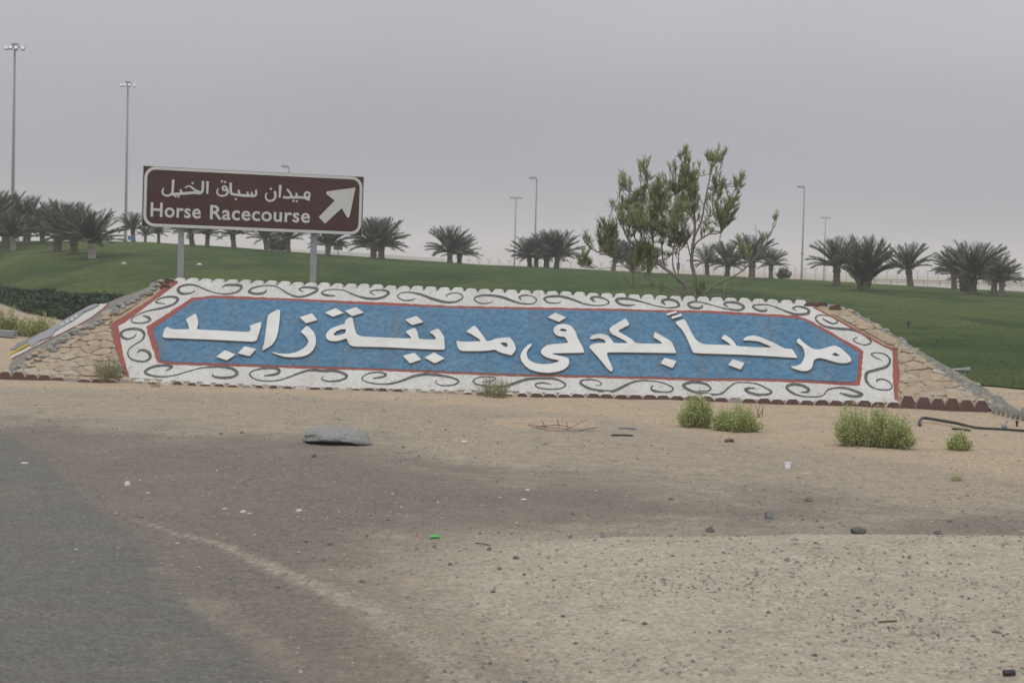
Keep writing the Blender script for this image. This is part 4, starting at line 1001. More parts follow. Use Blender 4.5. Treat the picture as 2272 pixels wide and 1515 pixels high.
# ------------------------------------------------------------------ BIG SHRUB-TREE behind the mound (broom-like)
DT = 32.0
def tq(x, y, dy=0.0): return at(1240 + x / 4.207, 310 + y / 4.207, DT + dy)
tree = thing('broom_tree', tq(1240, 1500), 'open shrub tree with pale forking branches and green tufts rising behind the mound', 'tree')
tree.location.z = 1.0
LIMB = [
 ([(1228, 1560), (1180, 1360), (1080, 1270), (960, 1180), (800, 1070), (690, 970), (640, 920), (612, 850), (590, 740), (565, 600)], 30, 7, -.35),
 ([(1270, 1560), (1270, 1300), (1240, 1150), (1250, 1000), (1265, 880), (1270, 760), (1255, 640), (1215, 500), (1185, 320), (1172, 160)], 32, 6, .1),
 ([(1255, 1010), (1300, 950), (1400, 885), (1500, 870), (1545, 800), (1570, 660)], 16, 5, -.4),
 ([(1268, 900), (1330, 760), (1365, 560), (1400, 400), (1425, 260), (1452, 130)], 16, 5, .3),
 ([(1330, 1480), (1390, 1410), (1500, 1330), (1640, 1270), (1740, 1200), (1850, 1080), (1940, 950), (2000, 800), (2030, 690)], 18, 4, -.2),
 ([(1740, 1200), (1725, 1100), (1710, 1010)], 7, 4, -.3), ([(1900, 1000), (1893, 890)], 7, 4, -.2), ([(1858, 1070), (1842, 880), (1828, 780)], 6, 3, .1),
 ([(1190, 1470), (1120, 1420), (1000, 1370), (860, 1300), (700, 1230), (580, 1180), (470, 1195), (380, 1205)], 14, 4, -.6),
 ([(1280, 1190), (1400, 1085), (1490, 965), (1510, 860), (1500, 740)], 13, 4, .5),
 ([(930, 1150), (885, 1000), (880, 850), (900, 700), (930, 560), (945, 440)], 15, 5, -.1),
 ([(990, 1200), (960, 1000), (1000, 860), (1060, 740), (1085, 560), (1100, 410)], 14, 5, .35),
 ([(640, 920), (660, 760), (640, 620), (655, 490), (672, 420)], 10, 4, -.3),
 ([(760, 1040), (690, 850), (740, 680), (770, 500)], 12, 4, .2),
 ([(1300, 800), (1430, 700), (1432, 560), (1480, 420)], 10, 4, .2),
 ([(1410, 720), (1340, 590), (1292, 490), (1305, 300), (1310, 250)], 9, 3, 0),
 ([(1470, 760), (1600, 560), (1640, 470), (1690, 390)], 10, 4, .1),
 ([(1050, 460), (1035, 320), (1030, 270)], 6, 3, -.2), ([(1050, 440), (1072, 280), (1095, 150)], 6, 3, .1),
 ([(700, 1235), (500, 1100), (340, 1040), (270, 960), (240, 880)], 11, 4, -.5),
 ([(340, 1200), (260, 1160), (205, 1110)], 8, 4, -.4), ([(540, 1130), (455, 980), (450, 800)], 12, 4, .0),
 ([(500, 1000), (500, 760), (490, 640)], 5, 3, .15), ([(490, 640), (440, 600)], 3, 2, .15), ([(490, 640), (515, 615)], 3, 2, .15),
 ([(1300, 1490), (1450, 1445), (1610, 1462), (1720, 1370), (1782, 1285)], 13, 3, -.4), ([(1605, 1460), (1612, 1330)], 6, 4, -.3),
 ([(1120, 1330), (1060, 1150), (1080, 960), (1110, 820)], 12, 4, -.5), ([(1110, 1290), (1120, 1080), (1150, 900)], 11, 4, .4),
 ([(840, 1090), (800, 900), (800, 820)], 8, 4, -.4), ([(870, 700), (830, 420), (800, 250)], 8, 4, .2),
 ([(1240, 1150), (1180, 900), (1100, 700)], 11, 4, -.3), ([(1530, 230), (1540, 140)], 4, 3, .3), ([(1465, 360), (1530, 230)], 6, 4, .3),
 ([(1140, 1480), (940, 1440), (800, 1450)], 9, 4, .3), ([(880, 1330), (760, 1400), (690, 1450)], 6, 3, .2),
]
mb = MB(); NODES = []
for pts, r0_, r1_, dy in LIMB:
    base_dy = 0.0
    q = catmull([(x, y, dy * (i / (len(pts) - 1)) ** 0.8) for i, (x, y) in enumerate(pts)], 5)
    n = len(q); p3 = []
    for i, (x, y, d) in enumerate(q):
        w_ = 5 * mnoise.noise(Vector((x * .02, y * .02, dy)))
        p3.append(tq(x + w_, y, d)); NODES.append((x, y, d))
    mb.tube(p3, [(r0_ + (r1_ - r0_) * i / (n - 1)) / 526.0 * 0.62 for i in range(n)], 6)
CL = [(1175,170,60,65,1),(1190,330,75,90,1),(1230,430,80,100,1),(1100,420,60,110,.8),(1200,560,90,100,1),(1450,160,75,65,1),(1545,150,40,60,.4),(1430,270,40,50,.5),(1480,450,70,90,1),(1680,410,55,70,.9),(1640,540,45,60,.8),(1560,680,110,110,1),(1530,780,70,70,.9),(800,260,55,60,1),(830,360,35,50,.7),(565,380,50,60,.8),(600,480,30,50,.5),(670,420,35,40,.3),(770,500,60,60,.8),(740,600,70,80,1),(945,430,65,70,1),(940,540,80,80,1),(960,620,70,60,.9),(850,560,50,60,.6),(620,600,60,60,.9),(620,720,80,90,.8),(760,720,90,90,.9),(860,700,90,80,1),(880,800,110,80,1),(760,820,80,60,.8),(1090,680,70,60,1),(1110,780,90,80,1),(1120,900,110,90,1),(1100,990,70,50,.8),(460,830,80,90,1.2),(450,930,100,90,1.2),(470,1020,80,60,.9),(790,1000,70,80,1),(830,1080,80,70,1),(700,1140,60,60,.9),(820,1180,60,60,.9),(240,910,45,50,.6),(270,980,30,40,.4),(200,1120,65,60,1),(240,1170,50,40,.7),(2025,710,45,45,.6),(1900,890,50,60,.6),(1710,1010,60,70,.9),(1390,780,50,50,.5),(640,1280,50,50,.35),(920,1400,60,40,.4),(1320,1370,50,60,.7),(1550,1390,50,40,.5),(1060,250,30,50,.4),(1310,300,25,60,.4),(500,620,15,20,.12),(1280,700,50,60,.4),(1150,620,60,60,.7),(1030,560,40,60,.6),(700,680,60,60,.6),(1290,1440,60,30,.5),(1060,860,60,60,.6),(990,760,60,70,.6),(700,800,60,60,.5),(1170,700,50,70,.6),(1000,880,60,60,.6),(920,930,60,60,.6),(1230,640,60,70,.7),(660,880,50,50,.4),(580,660,50,60,.5),(1040,480,50,60,.6),(880,500,40,60,.5),(1400,560,40,60,.4),(1600,620,50,60,.6),(1470,640,50,60,.6),(1340,870,70,40,.4),(1420,820,50,40,.5),(750,1090,60,50,.6),(870,1150,50,50,.5),(1000,1060,50,50,.5)]
lf = MB()
for cx, cy, rx, ry, dn in CL:
    # spray of twigs from the nearest limb, each carrying a plume of narrow leaves
    near = sorted(NODES, key=lambda q: (q[0] - cx) ** 2 + (q[1] - (cy + ry * .8)) ** 2)[:14]
    bd = near[0][2]
    rx *= 1.2; ry *= 1.18; nt_ = max(3, int(9.5 * dn * (rx * ry) / 4500))
    tone = R.random()
    for k in range(nt_):
        a = R.uniform(0, 6.28); rr = math.sqrt(R.random())
        tx, ty = cx + rx * rr * math.cos(a), cy + ry * rr * math.sin(a) - ry * .2
        bx, by, _b = near[min(13, int(14 * R.random() ** 1.6))]
        d_ = bd + R.uniform(-.7, .7) * rx / 526.0 * 1.6
        mxp, myp = (bx + tx) / 2 + (tx - bx) * .18, (by + ty) / 2 + ry * .15
        tw = [tq(bx, by, bd), tq(mxp, myp, (bd + d_) / 2), tq(tx, ty, d_)]
        mb.tube(tw, [.0075, .0058, .004], 4, cap=False)
        axis = (tw[2] - tw[1]).normalized(); axis = (axis * .8 + Vector((0, 0, 1.3))).normalized()
        for j in range(int(26 * min(1.25, .6 + dn * .6))):
            t = R.uniform(-.35, 1.15)
            p = (tw[1].lerp(tw[2], min(t, 1.0)) if t >= 0 else tw[1].lerp(tw[0], -t)) + axis * max(0, t - 1) * .08
            a2 = R.uniform(0, 6.28)
            out = Vector((math.cos(a2), math.sin(a2), 0)); out = (out - axis * out.dot(axis)).normalized()
            sp_ = R.uniform(.22, .78)
            d = (axis * 1.0 + out * sp_).normalized(); L = R.uniform(.08, .15)
            side = d.cross(Vector((R.gauss(0, 1), R.gauss(0, 1), R.gauss(0, 1)))).normalized()
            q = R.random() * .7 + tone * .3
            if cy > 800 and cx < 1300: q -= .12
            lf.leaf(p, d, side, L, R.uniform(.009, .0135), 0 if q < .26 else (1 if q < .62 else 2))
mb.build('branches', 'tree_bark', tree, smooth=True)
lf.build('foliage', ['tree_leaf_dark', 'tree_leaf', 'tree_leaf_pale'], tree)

# ------------------------------------------------------------------ DATE PALMS on the lawn's crest
def palm_proto(seed, trunk, L, nf, label, lime=False, stems=1):
    r = random.Random(seed)
    root = thing('date_palm', (0, 0, 0), label, 'palm tree', 'date palms along the crest of the lawn')
    cr = MB(); tk = MB()
    for s_ in range(stems):
        if stems > 1:
            a = 2 * math.pi * s_ / stems + r.uniform(-.3, .3); ln = r.uniform(.12, .34); ax = Vector((math.cos(a) * ln, math.sin(a) * ln, 1)).normalized(); b0 = Vector((math.cos(a) * .18, math.sin(a) * .18, 0)); th = trunk * r.uniform(.5, 1) 
        else:
            ax = Vector((r.uniform(-.06, .06), r.uniform(-.06, .06), 1)).normalized(); b0 = Vector((0, 0, 0)); th = trunk
        rb = .19 if stems == 1 else .10
        nseg = 9; pts = []; rr = []
        for i in range(nseg + 1):
            t = i / nseg; pts.append(b0 + ax * (th * t) - Vector((0, 0, .15 if i == 0 else 0)))
            rr.append(rb * (1.15 - .25 * t + (.10 if i % 2 else 0)) * (1.25 if t > .75 else 1))
        tk.tube(pts, rr, 9, 0)
        top = b0 + ax * th
        n = nf if stems == 1 else int(nf * .5)
        for k in range(n):
            t = (k + .5) / n
            az = k * 2.39996 + r.uniform(-.5, .5)
            el = rad(88 - (82 if stems == 1 else 52) * t ** 1.1 + r.uniform(-11, 11))
            ln = L * (0.78 + .30 * math.sin(math.pi * min(1, t * .9 + .12))) * r.uniform(.88, 1.08)
            dirh = Vector((math.cos(az), math.sin(az), 0)); p = top + dirh * .06; e_ = el
            droop = rad(r.uniform(26, 50)) * (.45 + .6 * t)
            seg = 12; prev = p; rach = [p.copy()]
            mi = 2 if (t > .84 and r.random() < .55) else (1 if r.random() < .35 + .35 * t else 0)
            for i in range(seg):
                e2 = e_ - droop * ((i + 1) / seg) ** 1.5
                d = dirh * math.cos(e2) + Vector((0, 0, math.sin(e2))) + ax * .15
                d.normalize(); q = prev + d * (ln / seg)
                side = d.cross(Vector((0, 0, 1)));
                if side.length < .05: side = Vector((-dirh.y, dirh.x, 0))
                side.normalize(); nrm = side.cross(d)
                f = (i + .5) / seg
                if f > .14:
                    ll = L * .235 * (1 - .62 * abs(f - .45) ** 1.0) * r.uniform(.85, 1.15)
                    for m_ in (0, 1):
                        pp = prev.lerp(q, .5 * m_)
                        for sg in (-1, 1):
                            dd = (d * .95 + side * sg * r.uniform(.45, .95) + nrm * r.uniform(.05, .55)).normalized()
                            cr.leaf(pp, dd, (nrm * .6 + d.cross(dd).cross(dd) * .5).normalized(), ll, .046 * L / 2, mi)
                prev = q; rach.append(q.copy())
            cr.tube(rach[::3], [.022, .016, .012, .008, .005][:len(rach[::3])], 3, mi, cap=False)
    tk.build('trunk', 'palm_lime' if lime else 'palm_trunk', root)
    cr.build('crown', ['palm_frond', 'palm_frond_dark', 'palm_frond_dry'], root)
    return root
PROTO = {
 'a': (palm_proto(1, .78, 1.95, 66, ''), 2.72), 'b': (palm_proto(2, 1.15, 1.80, 54, ''), 2.90), 'c': (palm_proto(3, .92, 1.95, 72, '', True), 2.86),
 'd': (palm_proto(5, .45, 1.75, 32, '', False, 6), 2.30), 'e': (palm_proto(7, 1.0, 1.9, 38, ''), 2.80)}
PALMS = [ # px, base y, top y, kind, depth (None: on the lawn), label
 (-32, 553, 424, 'c', None, 'date palm cut by the left edge of the picture'),
 (30, 556, 470, 'c', None, 'small pale trunked date palm, the frontmost at the far left of the lawn'),
 (59, 543, 436, 'a', None, 'date palm with a full crown behind the small pale trunked one at far left'),
 (12, 540, 428, 'a', None, 'date palm at far left in front of the tall floodlight mast'),
 (95, 538, 462, 'a', None, 'shaded date palm half hidden in the middle of the left cluster'),
 (127, 558, 446, 'a', None, 'date palm with spiky upright fronds in the left cluster'),
 (165, 564, 453, 'a', None, 'date palm squeezed between two others in the left cluster'),
 (205, 573, 464, 'c', None, 'date palm with whitish trunk base, rightmost of the left cluster'),
 (296, 536, 470, 'b', None, 'date palm left of the brown road sign beside the small blue sign'),
 (322, 537, 496, 'e', None, 'small date palm at the lower left corner of the brown road sign'),
 (352, 538, 490, 'b', None, 'date palm under the left end of the brown road sign'),
 (427, 545, 470, 'b', None, 'thin trunked date palm right of the left sign post'),
 (459, 549, 480, 'b', None, 'slender date palm, second right of the left sign post'),
 (519, 551, 478, 'b', None, 'date palm with spreading fronds below the middle of the brown sign'),
 (592, 559, 488, 'b', None, 'date palm beside the two round shrubs below the brown sign'),
 (640, 559, 490, 'b', None, 'date palm just right of the two round shrubs below the brown sign'),
 (726, 569, 488, 'a', None, 'thick trunked date palm right of the right sign post'),
 (828, 574, 486, 'a', None, 'bushy date palm at the right edge of the brown sign, left of a pair'),
 (846, 572, 482, 'a', None, 'bushy date palm at the right edge of the brown sign, right of a pair'),
 (998, 583, 502, 'a', None, 'date palm alone mid picture, left trunk of the pair'),
 (1019, 584, 520, 'a', None, 'shorter date palm mid picture, right trunk of the pair'),
 (1176, 590, 524, 'a', None, 'leftmost date palm of the four beside two street lamps'),
 (1190, 592, 530, 'e', None, 'second palm from the left among four beside two street lamps'),
 (1212, 593, 516, 'a', None, 'thick trunked palm, third of four beside two street lamps'),
 (1234, 592, 508, 'a', None, 'rightmost and tallest palm of four beside two street lamps'),
 (1360, 600, 528, 'b', None, 'date palm seen through the left side of the shrub tree'),
 (1402, 602, 532, 'a', None, 'date palm hidden behind the lower left branches of the shrub tree'),
 (1440, 603, 545, 'a', None, 'dark date palm behind the middle of the shrub tree'),
 (1569, 608, 540, 'e', None, 'sparse date palm just right of the shrub tree trunk'),
 (1613, 612, 536, 'a', None, 'full crowned palm right of the shrub tree trunk'),
 (1668, 621, 520, 'b', None, 'tall date palm behind the right branches of the shrub tree'),
 (1710, 614, 546, 'b', None, 'date palm with round crown right of the shrub tree'),
 (1856, 635, 526, 'b', None, 'date palm leaning crown left of the multi stemmed clump'),
 (1916, 645, 520, 'd', None, 'multi stemmed date palm clump without a single trunk'),
 (2020, 634, 540, 'b', None, 'single date palm with a clear trunk right of the multi stemmed clump'),
 (2117, 641, 550, 'b', None, 'date palm partly behind a stouter one near the right edge'),
 (2158, 653, 538, 'a', None, 'stout date palm with pale trunk near the right edge'),
 (2205, 651, 562, 'b', None, 'slim trunked date palm second from the right edge'),
 (2221, 657, 576, 'b', None, 'low spreading date palm closest to the right edge'),
]
used = set()
for px, yb, yt, kd, D_, lab in PALMS:
    src, h0 = PROTO[kd]
    p = lawn_at(px, yb); s_ = (yb - yt) * (p.y / FPX) / h0
    if kd not in used:
        used.add(kd); src.location = p - Vector((0, 0, .03)); src.rotation_euler = (0, 0, R.uniform(0, 6.28)); src.scale = (s_ * (.84 if kd == 'd' else 1), s_ * (.84 if kd == 'd' else 1), s_); src['label'] = lab
    else:
        wx = s_ * R.uniform(.95, 1.12)
        copy_thing(src, p - Vector((0, 0, .03)), R.uniform(0, 6.28), (wx, wx, s_), lab, tilt=(R.gauss(0, .05), R.gauss(0, .05)))

# ------------------------------------------------------------------ shrubs
def leafy(name, loc, parts, label, cat, mats, group=None, h=0.4, leaf=(.02, .035), wid=.4, up_=.8, stem='dry_stem', nst=60, nl=38):
    """bush of many thin stems, leaves along the upper three quarters of each; parts = [(dx, dy, rx, h, weight)]"""
    root = thing(name, loc, label, cat, group); st = MB(); lv = MB(); loc = Vector(loc)
    plumes = []
    for dx, dy, rx, hh, wgt in parts:
        np_ = max(6, int(10 * wgt))
        for q in range(np_):
            a = q * 2.4 + R.uniform(-.4, .4); rr = .82 * math.sqrt((q + .3) / np_)
            plumes.append((dx + rx * rr * math.cos(a), dy + rx * rr * math.sin(a), rx * R.uniform(.34, .56), hh * R.uniform(.55, 1.10) * (1.08 - .35 * rr), 1.25 * wgt / np_))
    for dx, dy, rx, hh, wgt in plumes:
        for k in range(max(2, int(nst * wgt * 1.45))):
            a = R.uniform(0, 6.28); rr = math.sqrt(R.random())
            b = loc + Vector((dx * .78 + rx * .3 * rr * math.cos(a), dy * .78 + rx * .3 * rr * math.sin(a), -.02))
            tip = loc + Vector((dx + rx * rr * math.cos(a), dy + rx * rr * math.sin(a) * .9, hh * (1.02 - .45 * rr * rr) * R.uniform(.5, 1.2)))
            mid = b.lerp(tip, .5) + Vector((R.gauss(0, .1) * rx, R.gauss(0, .1) * rx, hh * .06))
            st.tube([b, mid, tip], [.004, .003, .0015], 3, cap=False)
            for j in range(nl):
                t = .06 + .94 * R.random() ** .75
                p = (b * (1 - t) ** 2 + mid * 2 * t * (1 - t) + tip * t * t) + Vector((R.gauss(0, 1), R.gauss(0, 1), R.gauss(0, 1))) * .022
                d = Vector((R.gauss(0, 1), R.gauss(0, 1), R.gauss(0, .6) + up_ + .35)).normalized()
                side = d.cross(Vector((R.gauss(0, 1), R.gauss(0, 1), R.gauss(0, 1)))).normalized(); L = R.uniform(*leaf) * .72
                q = R.random() * .75 + .25 * t
                lv.leaf(p, d, side, L, L * wid, 0 if q < .38 else (1 if q < .74 else 2))
    st.build('stems', stem, root); lv.build('foliage', mats, root)
    return root
G3 = ['bush_leaf_dark', 'bush_leaf', 'bush_leaf_pale']
kpx = lambda p: p.y / FPX
p = ground(1544, 948); k = kpx(p)
leafy('desert_bush', p, [(0, 0, 42 * k, 78 * k, 1.0), (12 * k, 0, 28 * k, 82 * k, .6)], 'light green rounded bush, left half of the pair below the sign', 'bush', G3, 'green bushes on the sand', leaf=(.022, .04), nst=95, nl=44)
p = ground(1632, 957); k = kpx(p)
leafy('desert_bush', p, [(0, 0, 44 * k, 62 * k, 1.0), (30 * k, .05, 26 * k, 56 * k, .5), (-34 * k, .05, 22 * k, 54 * k, .4)], 'brighter green low bush, right half of the pair below the sign', 'bush', G3, 'green bushes on the sand', leaf=(.022, .04), nst=100, nl=44)
p = ground(1935, 990); k = kpx(p)
leafy('desert_bush', p, [(-50 * k, .05, 46 * k, 92 * k, .9), (0, 0, 46 * k, 98 * k, 1.0), (42 * k, 0, 44 * k, 94 * k, .9), (66 * k, -.05, 30 * k, 50 * k, .6)], 'largest green bush on the sand below the right end of the sign', 'bush', G3, 'green bushes on the sand', leaf=(.022, .042), nst=100, nl=44)
p = ground(2128, 998); k = kpx(p)
leafy('desert_bush', p, [(0, 0, 29 * k, 42 * k, .8)], 'small green bush beside the black hose', 'bush', G3, 'green bushes on the sand', leaf=(.02, .035), nst=100, nl=40)
p = ground(2120, 1066); k = kpx(p)
leafy('weed_tuft', p, [(0, 0, 14 * k, 14 * k, .3)], 'tiny green weed among dark gravel below the small bush', 'weed', G3, leaf=(.015, .03), nst=50, nl=14)
DRY = ['dry_leaf', 'dry_leaf', 'bush_leaf_pale']
p = ground(245, 848); k = kpx(p)
leafy('dry_plant', p, [(0, 0, 40 * k, 60 * k, 1.0)], 'greyish dry weed at the left foot of the white border', 'weed', DRY, leaf=(.02, .05), wid=.22, nst=120, nl=22)
p = ground(344, 858); k = kpx(p)
leafy('dry_plant', p, [(0, 0, 17 * k, 20 * k, .4)], 'small sparse dry weed right of the larger grey weed', 'weed', DRY, leaf=(.012, .03), wid=.2, nst=40, nl=8)
p = ground(1098, 881); k = kpx(p)
leafy('dry_plant', p, [(0, 0, 48 * k, 58 * k, .7)], 'wispy yellow green weed in front of the lower middle border', 'weed', ['dry_leaf', 'olive_leaf', 'bush_leaf_pale'], leaf=(.03, .07), wid=.16, nst=90, nl=14)
OL = ['bush_leaf_dark', 'olive_leaf', 'bush_leaf_pale']
for px, py, rx, hh, lab in ((18, 748, 38, 72, 'yellow green roadside bush at the left edge beyond the mound'), (82, 750, 46, 56, 'rounded olive bush between the mound and the dark ground cover')):
    p = at(px, py, 43.0); p.z = gh(p.x, p.y); k = kpx(p)
    leafy('roadside_bush', p, [(0, 0, rx * k, hh * k, 1.0)], lab, 'bush', OL, 'olive bushes left of the mound', leaf=(.05, .09), wid=.3, nst=85, nl=26)
for px, yb, hh, lab in ((607, 555, 42, 'rounded dark shrub on the crest, left of two below the brown sign'), (626, 557, 44, 'rounded dark shrub on the crest, right of two below the brown sign'),
                    (1738, 616, 30, 'small dark shrub right of the palms by the shrub tree'), (2142, 648, 46, 'dark low shrub between palm trunks near the right edge')):
    p = lawn_at(px, yb); k = kpx(p)
    leafy('crest_shrub', p, [(0, 0, 17 * k, hh * k, .8)], lab, 'shrub', ['palm_frond_dark', 'palm_frond', 'palm_frond'], 'shrubs on the crest', leaf=(.14, .25), wid=.4, nst=60, nl=24, stem='palm_trunk')
p = at(8, 750, 42.0); p.z = gh(p.x, p.y)
mb = MB(); M = Matrix.Rotation(.06, 3, 'Y'); mb.box(p + Vector((0, 0, .10)), (.55, .4, .13), 0, M)
tag(mb.build('concrete_slab', 'slab_grey', origin=p), 'grey concrete slab lying on the sand at the left edge', 'slab')
# dead twigs
p = ground(1240, 945); root = thing('dead_branch', p, 'dead brown branch with thin twigs lying on the orange sand', 'branch')
mb = MB(); k = kpx(p)
for pts in ([(-70, -2), (-20, 4), (20, 8), (60, -14)], [(-50, 2), (0, -4), (46, 10), (95, 14)], [(10, 6), (30, 16), (50, 12)], [(-30, 2), (-38, -12)], [(0, 2), (-4, -16)], [(20, 6), (16, -12)], [(46, 10), (84, 4)], [(-60, 4), (-20, 12), (12, 14)]):
    q = []
    for x, y in pts:
        g_ = ground(1240 + x, 948 + max(y, 0) * .8); g_.z += max(0, -y) * k + .02; q.append(g_)
    mb.tube(q, [.006, .005, .004, .003][:len(q)], 5)
mb.build('twigs', 'twig', root)
mb = MB()
for x0, x1, h_ in ((1674, 1682, 34), (1688, 1676, 30), (1697, 1699, 26), (1680, 1690, 20)):
    a = ground(x0 * .5 + 842, 926); k = kpx(a); mb.tube([a, a + Vector(((x1 - x0) * k * .5, 0, h_ * k * .5)), a + Vector(((x1 - x0) * k, 0, h_ * k))], [.006, .005, .003], 4)
tag(mb.build('dry_stalks', 'twig', origin=ground(1686, 926)), 'few bare dry stalks standing in the sand right of the bush pair', 'dry stalks')

# ------------------------------------------------------------------ flood-light masts, street lamps, far things
def mast(px, ytop, ybase, D, label):
    b = at(px - 4, ybase, D); t = at(px, ytop, D); b = Vector((t.x, t.y, 0.0)); hgt = t.z
    root = thing('floodlight_mast', b, label, 'light mast', 'tall floodlight masts')
    mb = MB(); mb.tube([b, b + Vector((0, 0, hgt * .5)), b + Vector((0, 0, hgt))], [.30, .21, .13], 10); mb.build('pole', 'mast_steel', root, smooth=True)
    mb = MB(); n = 14
    mb.tube([b + Vector((.62 * math.cos(6.283 * i / n), .62 * math.sin(6.283 * i / n), hgt - .1)) for i in range(n + 1)], .05, 5)
    mb.tube([b + Vector((-1.05, 0, hgt - .1)), b + Vector((1.05, 0, hgt - .1))], .05, 5)
    mb.box(b + Vector((0, 0, hgt + .12)), (.75, .75, .42)); mb.build('head_frame', 'mast_steel', root)
    for x, y in ((-1.05, -.1), (-.35, -.62), (.35, -.62), (1.05, -.1), (0, .62)):
        mb = MB(); c = b + Vector((x, y, hgt - .28)); M = Matrix.Rotation(rad(-28), 3, 'X')
        mb.box(c, (.48, .30, .44), 0, M); mb.box(c + M @ Vector((0, -.16, 0)), (.42, .02, .38), 1, M)
        mb.build('floodlight', ['lamp_grey', 'lamp_glass'], root)
mast(33, 103, 545, 235, 'taller floodlight mast at the far left above the palm cluster')
mast(284, 186, 536, 288, 'floodlight mast left of the brown road sign')
def lamp(px, ytop, D, label, double):
    t = at(px, ytop, D); b = Vector((t.x, t.y, -.1)); h_ = t.z + .1
    root = thing('street_lamp', b, label, 'street lamp', 'street lamps beyond the lawn')
    mb = MB(); mb.tube([b, b + Vector((0, 0, h_ * .2)), b + Vector((0, 0, h_))], [.15, .12, .065], 8); mb.tube([b + Vector((0, 0, h_ * .33)), b + Vector((0, 0, h_ * .35))], .17, 8)
    mb.build('pole', 'mast_steel', root, smooth=True)
    for sg in ((-1, 1) if double else (-1,)):
        mb = MB(); mb.box(b + Vector((sg * .46, 0, h_ + .05)), (.86, .30, .20)); mb.box(b + Vector((sg * .5, 0, h_ - .065)), (.6, .22, .03), 1)
        mb.build('lamp_head', ['lamp_grey', 'lamp_glass'], root)
lamp(641, 371, 215, 'single arm street lamp whose head shows above the brown road sign', False)
lamp(1145, 440, 268, 'T shaped double street lamp left of the group of four palms', True)
lamp(1191, 396, 215, 'single arm street lamp rising above the group of four palms', False)
lamp(1785, 416, 222, 'single arm street lamp right of the shrub tree', False)
lamp(1832, 484, 320, 'T shaped double street lamp above the palms right of the shrub tree', True)

# perimeter fence with forked tops
fr_ = at(1040, 580, 300); fl_ = at(2420, 640, 300)
x0, x1 = fr_.x, fl_.x; nposts = 62
fence = thing('security_fence', ((x0 + x1) / 2, 300, -.1), 'long grey wire fence with forked post tops beyond the lawn crest', 'fence')
for i in range(nposts):
    x = x0 + (x1 - x0) * i / (nposts - 1); mb = MB()
    mb.tube([(x, 300, -.2), (x, 300, 2.05)], .042, 5); mb.tube([(x, 300, 2.05), (x - .32, 300, 2.55)], .045, 4); mb.tube([(x, 300, 2.05), (x + .32, 300, 2.55)], .045, 4)
    mb.build('post', 'fence_steel', fence)
mb = MB()
for z in (.05, .35, .65, .95, 1.25, 1.55, 1.85): mb.tube([(x0, 300.06, z), (x1, 300.06, z)], .018, 3)
mb.build('wires', 'fence_steel', fence)
# far road strip, guard rail, pale wall, dunes
mb = MB(); mb.add([(-700, 262, -.09), (700, 262, -.09), (700, 345, -.09), (-700, 345, -.09)], [(0, 1, 2, 3)])
tag(mb.build('far_road', 'far_road'), kind='structure')
rail = thing('guard_rail', (95, 330, 0), 'low brown railing along the pale road beyond the right hand palms', 'railing')
mb = MB(); mb.box((100, 330, .75), (70, .08, .14)); mb.box((100, 330, .40), (70, .08, .10)); mb.build('rail', 'palm_trunk', rail)
for i in range(24):
    mb = MB(); mb.box((66 + i * 3, 330.1, .35), (.16, .10, 1.0)); mb.build('post', 'palm_trunk', rail)
a, b = at(690, 560, 250), at(988, 580, 780)
mb = MB()
for q0, q1 in ((a, b),):
    d = Vector((q1.x - q0.x, q1.y - q0.y, 0)).normalized(); nn = Vector((-d.y, d.x, 0))
    v = [Vector((q.x, q.y, z)) + nn * o_ for q in (q0, q1) for o_ in (0, 6) for z in (-.2, 3.1)]
    mb.add(v, [(0, 4, 5, 1), (2, 3, 7, 6), (1, 5, 7, 3), (0, 1, 3, 2), (4, 6, 7, 5)])
tag(mb.build('long_shed', 'wall_pale', origin=(a.x, a.y, 0)), 'long low pale shed running away behind the lawn crest right of the brown sign', 'building')
# small signs on the crest
def small_sign(px, y0, y1, w, mat, label, D=None, name='small_sign'):
    pb = lawn_at(px, y1 + 12); D = pb.y; c = at(px, (y0 + y1) / 2, D); k = D / FPX
    root = thing(name, pb, label, 'sign'); mb = MB(); mb.box(c, (w * k, .06, (y1 - y0) * k)); mb.build('sign_board', mat, root)
    mb = MB(); mb.tube([(c.x, c.y + .07, pb.z - .1), (c.x, c.y + .07, c.z)], .035, 6); mb.build('post', 'galvanised', root)
small_sign(291, 523, 533, 14, 'sign_blue', 'small blue sign at the foot of the second floodlight mast')
small_sign(1505, 582, 598, 7, 'sign_blue', 'narrow blue sign seen through the branches of the shrub tree')
small_sign(750, 538, 555, 20, 'sign_dark', 'dark square sign back beside the thick trunked palm')

# ------------------------------------------------------------------ lawn furniture and litter
SPR = [(2016, 725), (2145, 727), (2232, 737), (2268, 736), (2016, 750), (2185, 752), (2107, 772), (2237, 824), (1797, 668), (345, 640), (380, 628), (372, 605), (418, 606), (552, 607), (610, 622), (650, 605), (672, 610), (740, 628), (842, 622), (862, 615), (965, 622), (605, 615), (95, 625), (2192, 690)]
src = None
for i, (px, py) in enumerate(SPR):
    p = lawn_at(px, py + 4)
    if src is None:
        src = thing('sprinkler', p, 'short black sprinkler stake standing in the green lawn', 'sprinkler', 'sprinkler stakes in the lawn')
        mb = MB(); mb.tube([p - Vector((0, 0, .05)), p + Vector((0, 0, .16))], .022, 6); mb.build('stake', 'rubber', src)
        mb = MB(); mb.tube([p + Vector((0, 0, .15)), p + Vector((0, 0, .2)), p + Vector((0, 0, .24))], [.05, .055, .03], 8); mb.build('head', 'rubber', src)
    else:
        copy_thing(src, p, 0, (1, 1, 1), src['label'])
p = flat(2140, 831, .05)
root = thing('garden_spotlight', p, 'grey tube spotlight lying on the grass behind the right stone edge', 'spotlight')
mb = MB(); mb.tube([p + Vector((-.26, .1, .08)), p + Vector((-.02, 0, .10))], .028, 8); mb.build('tube', 'galvanised', root)
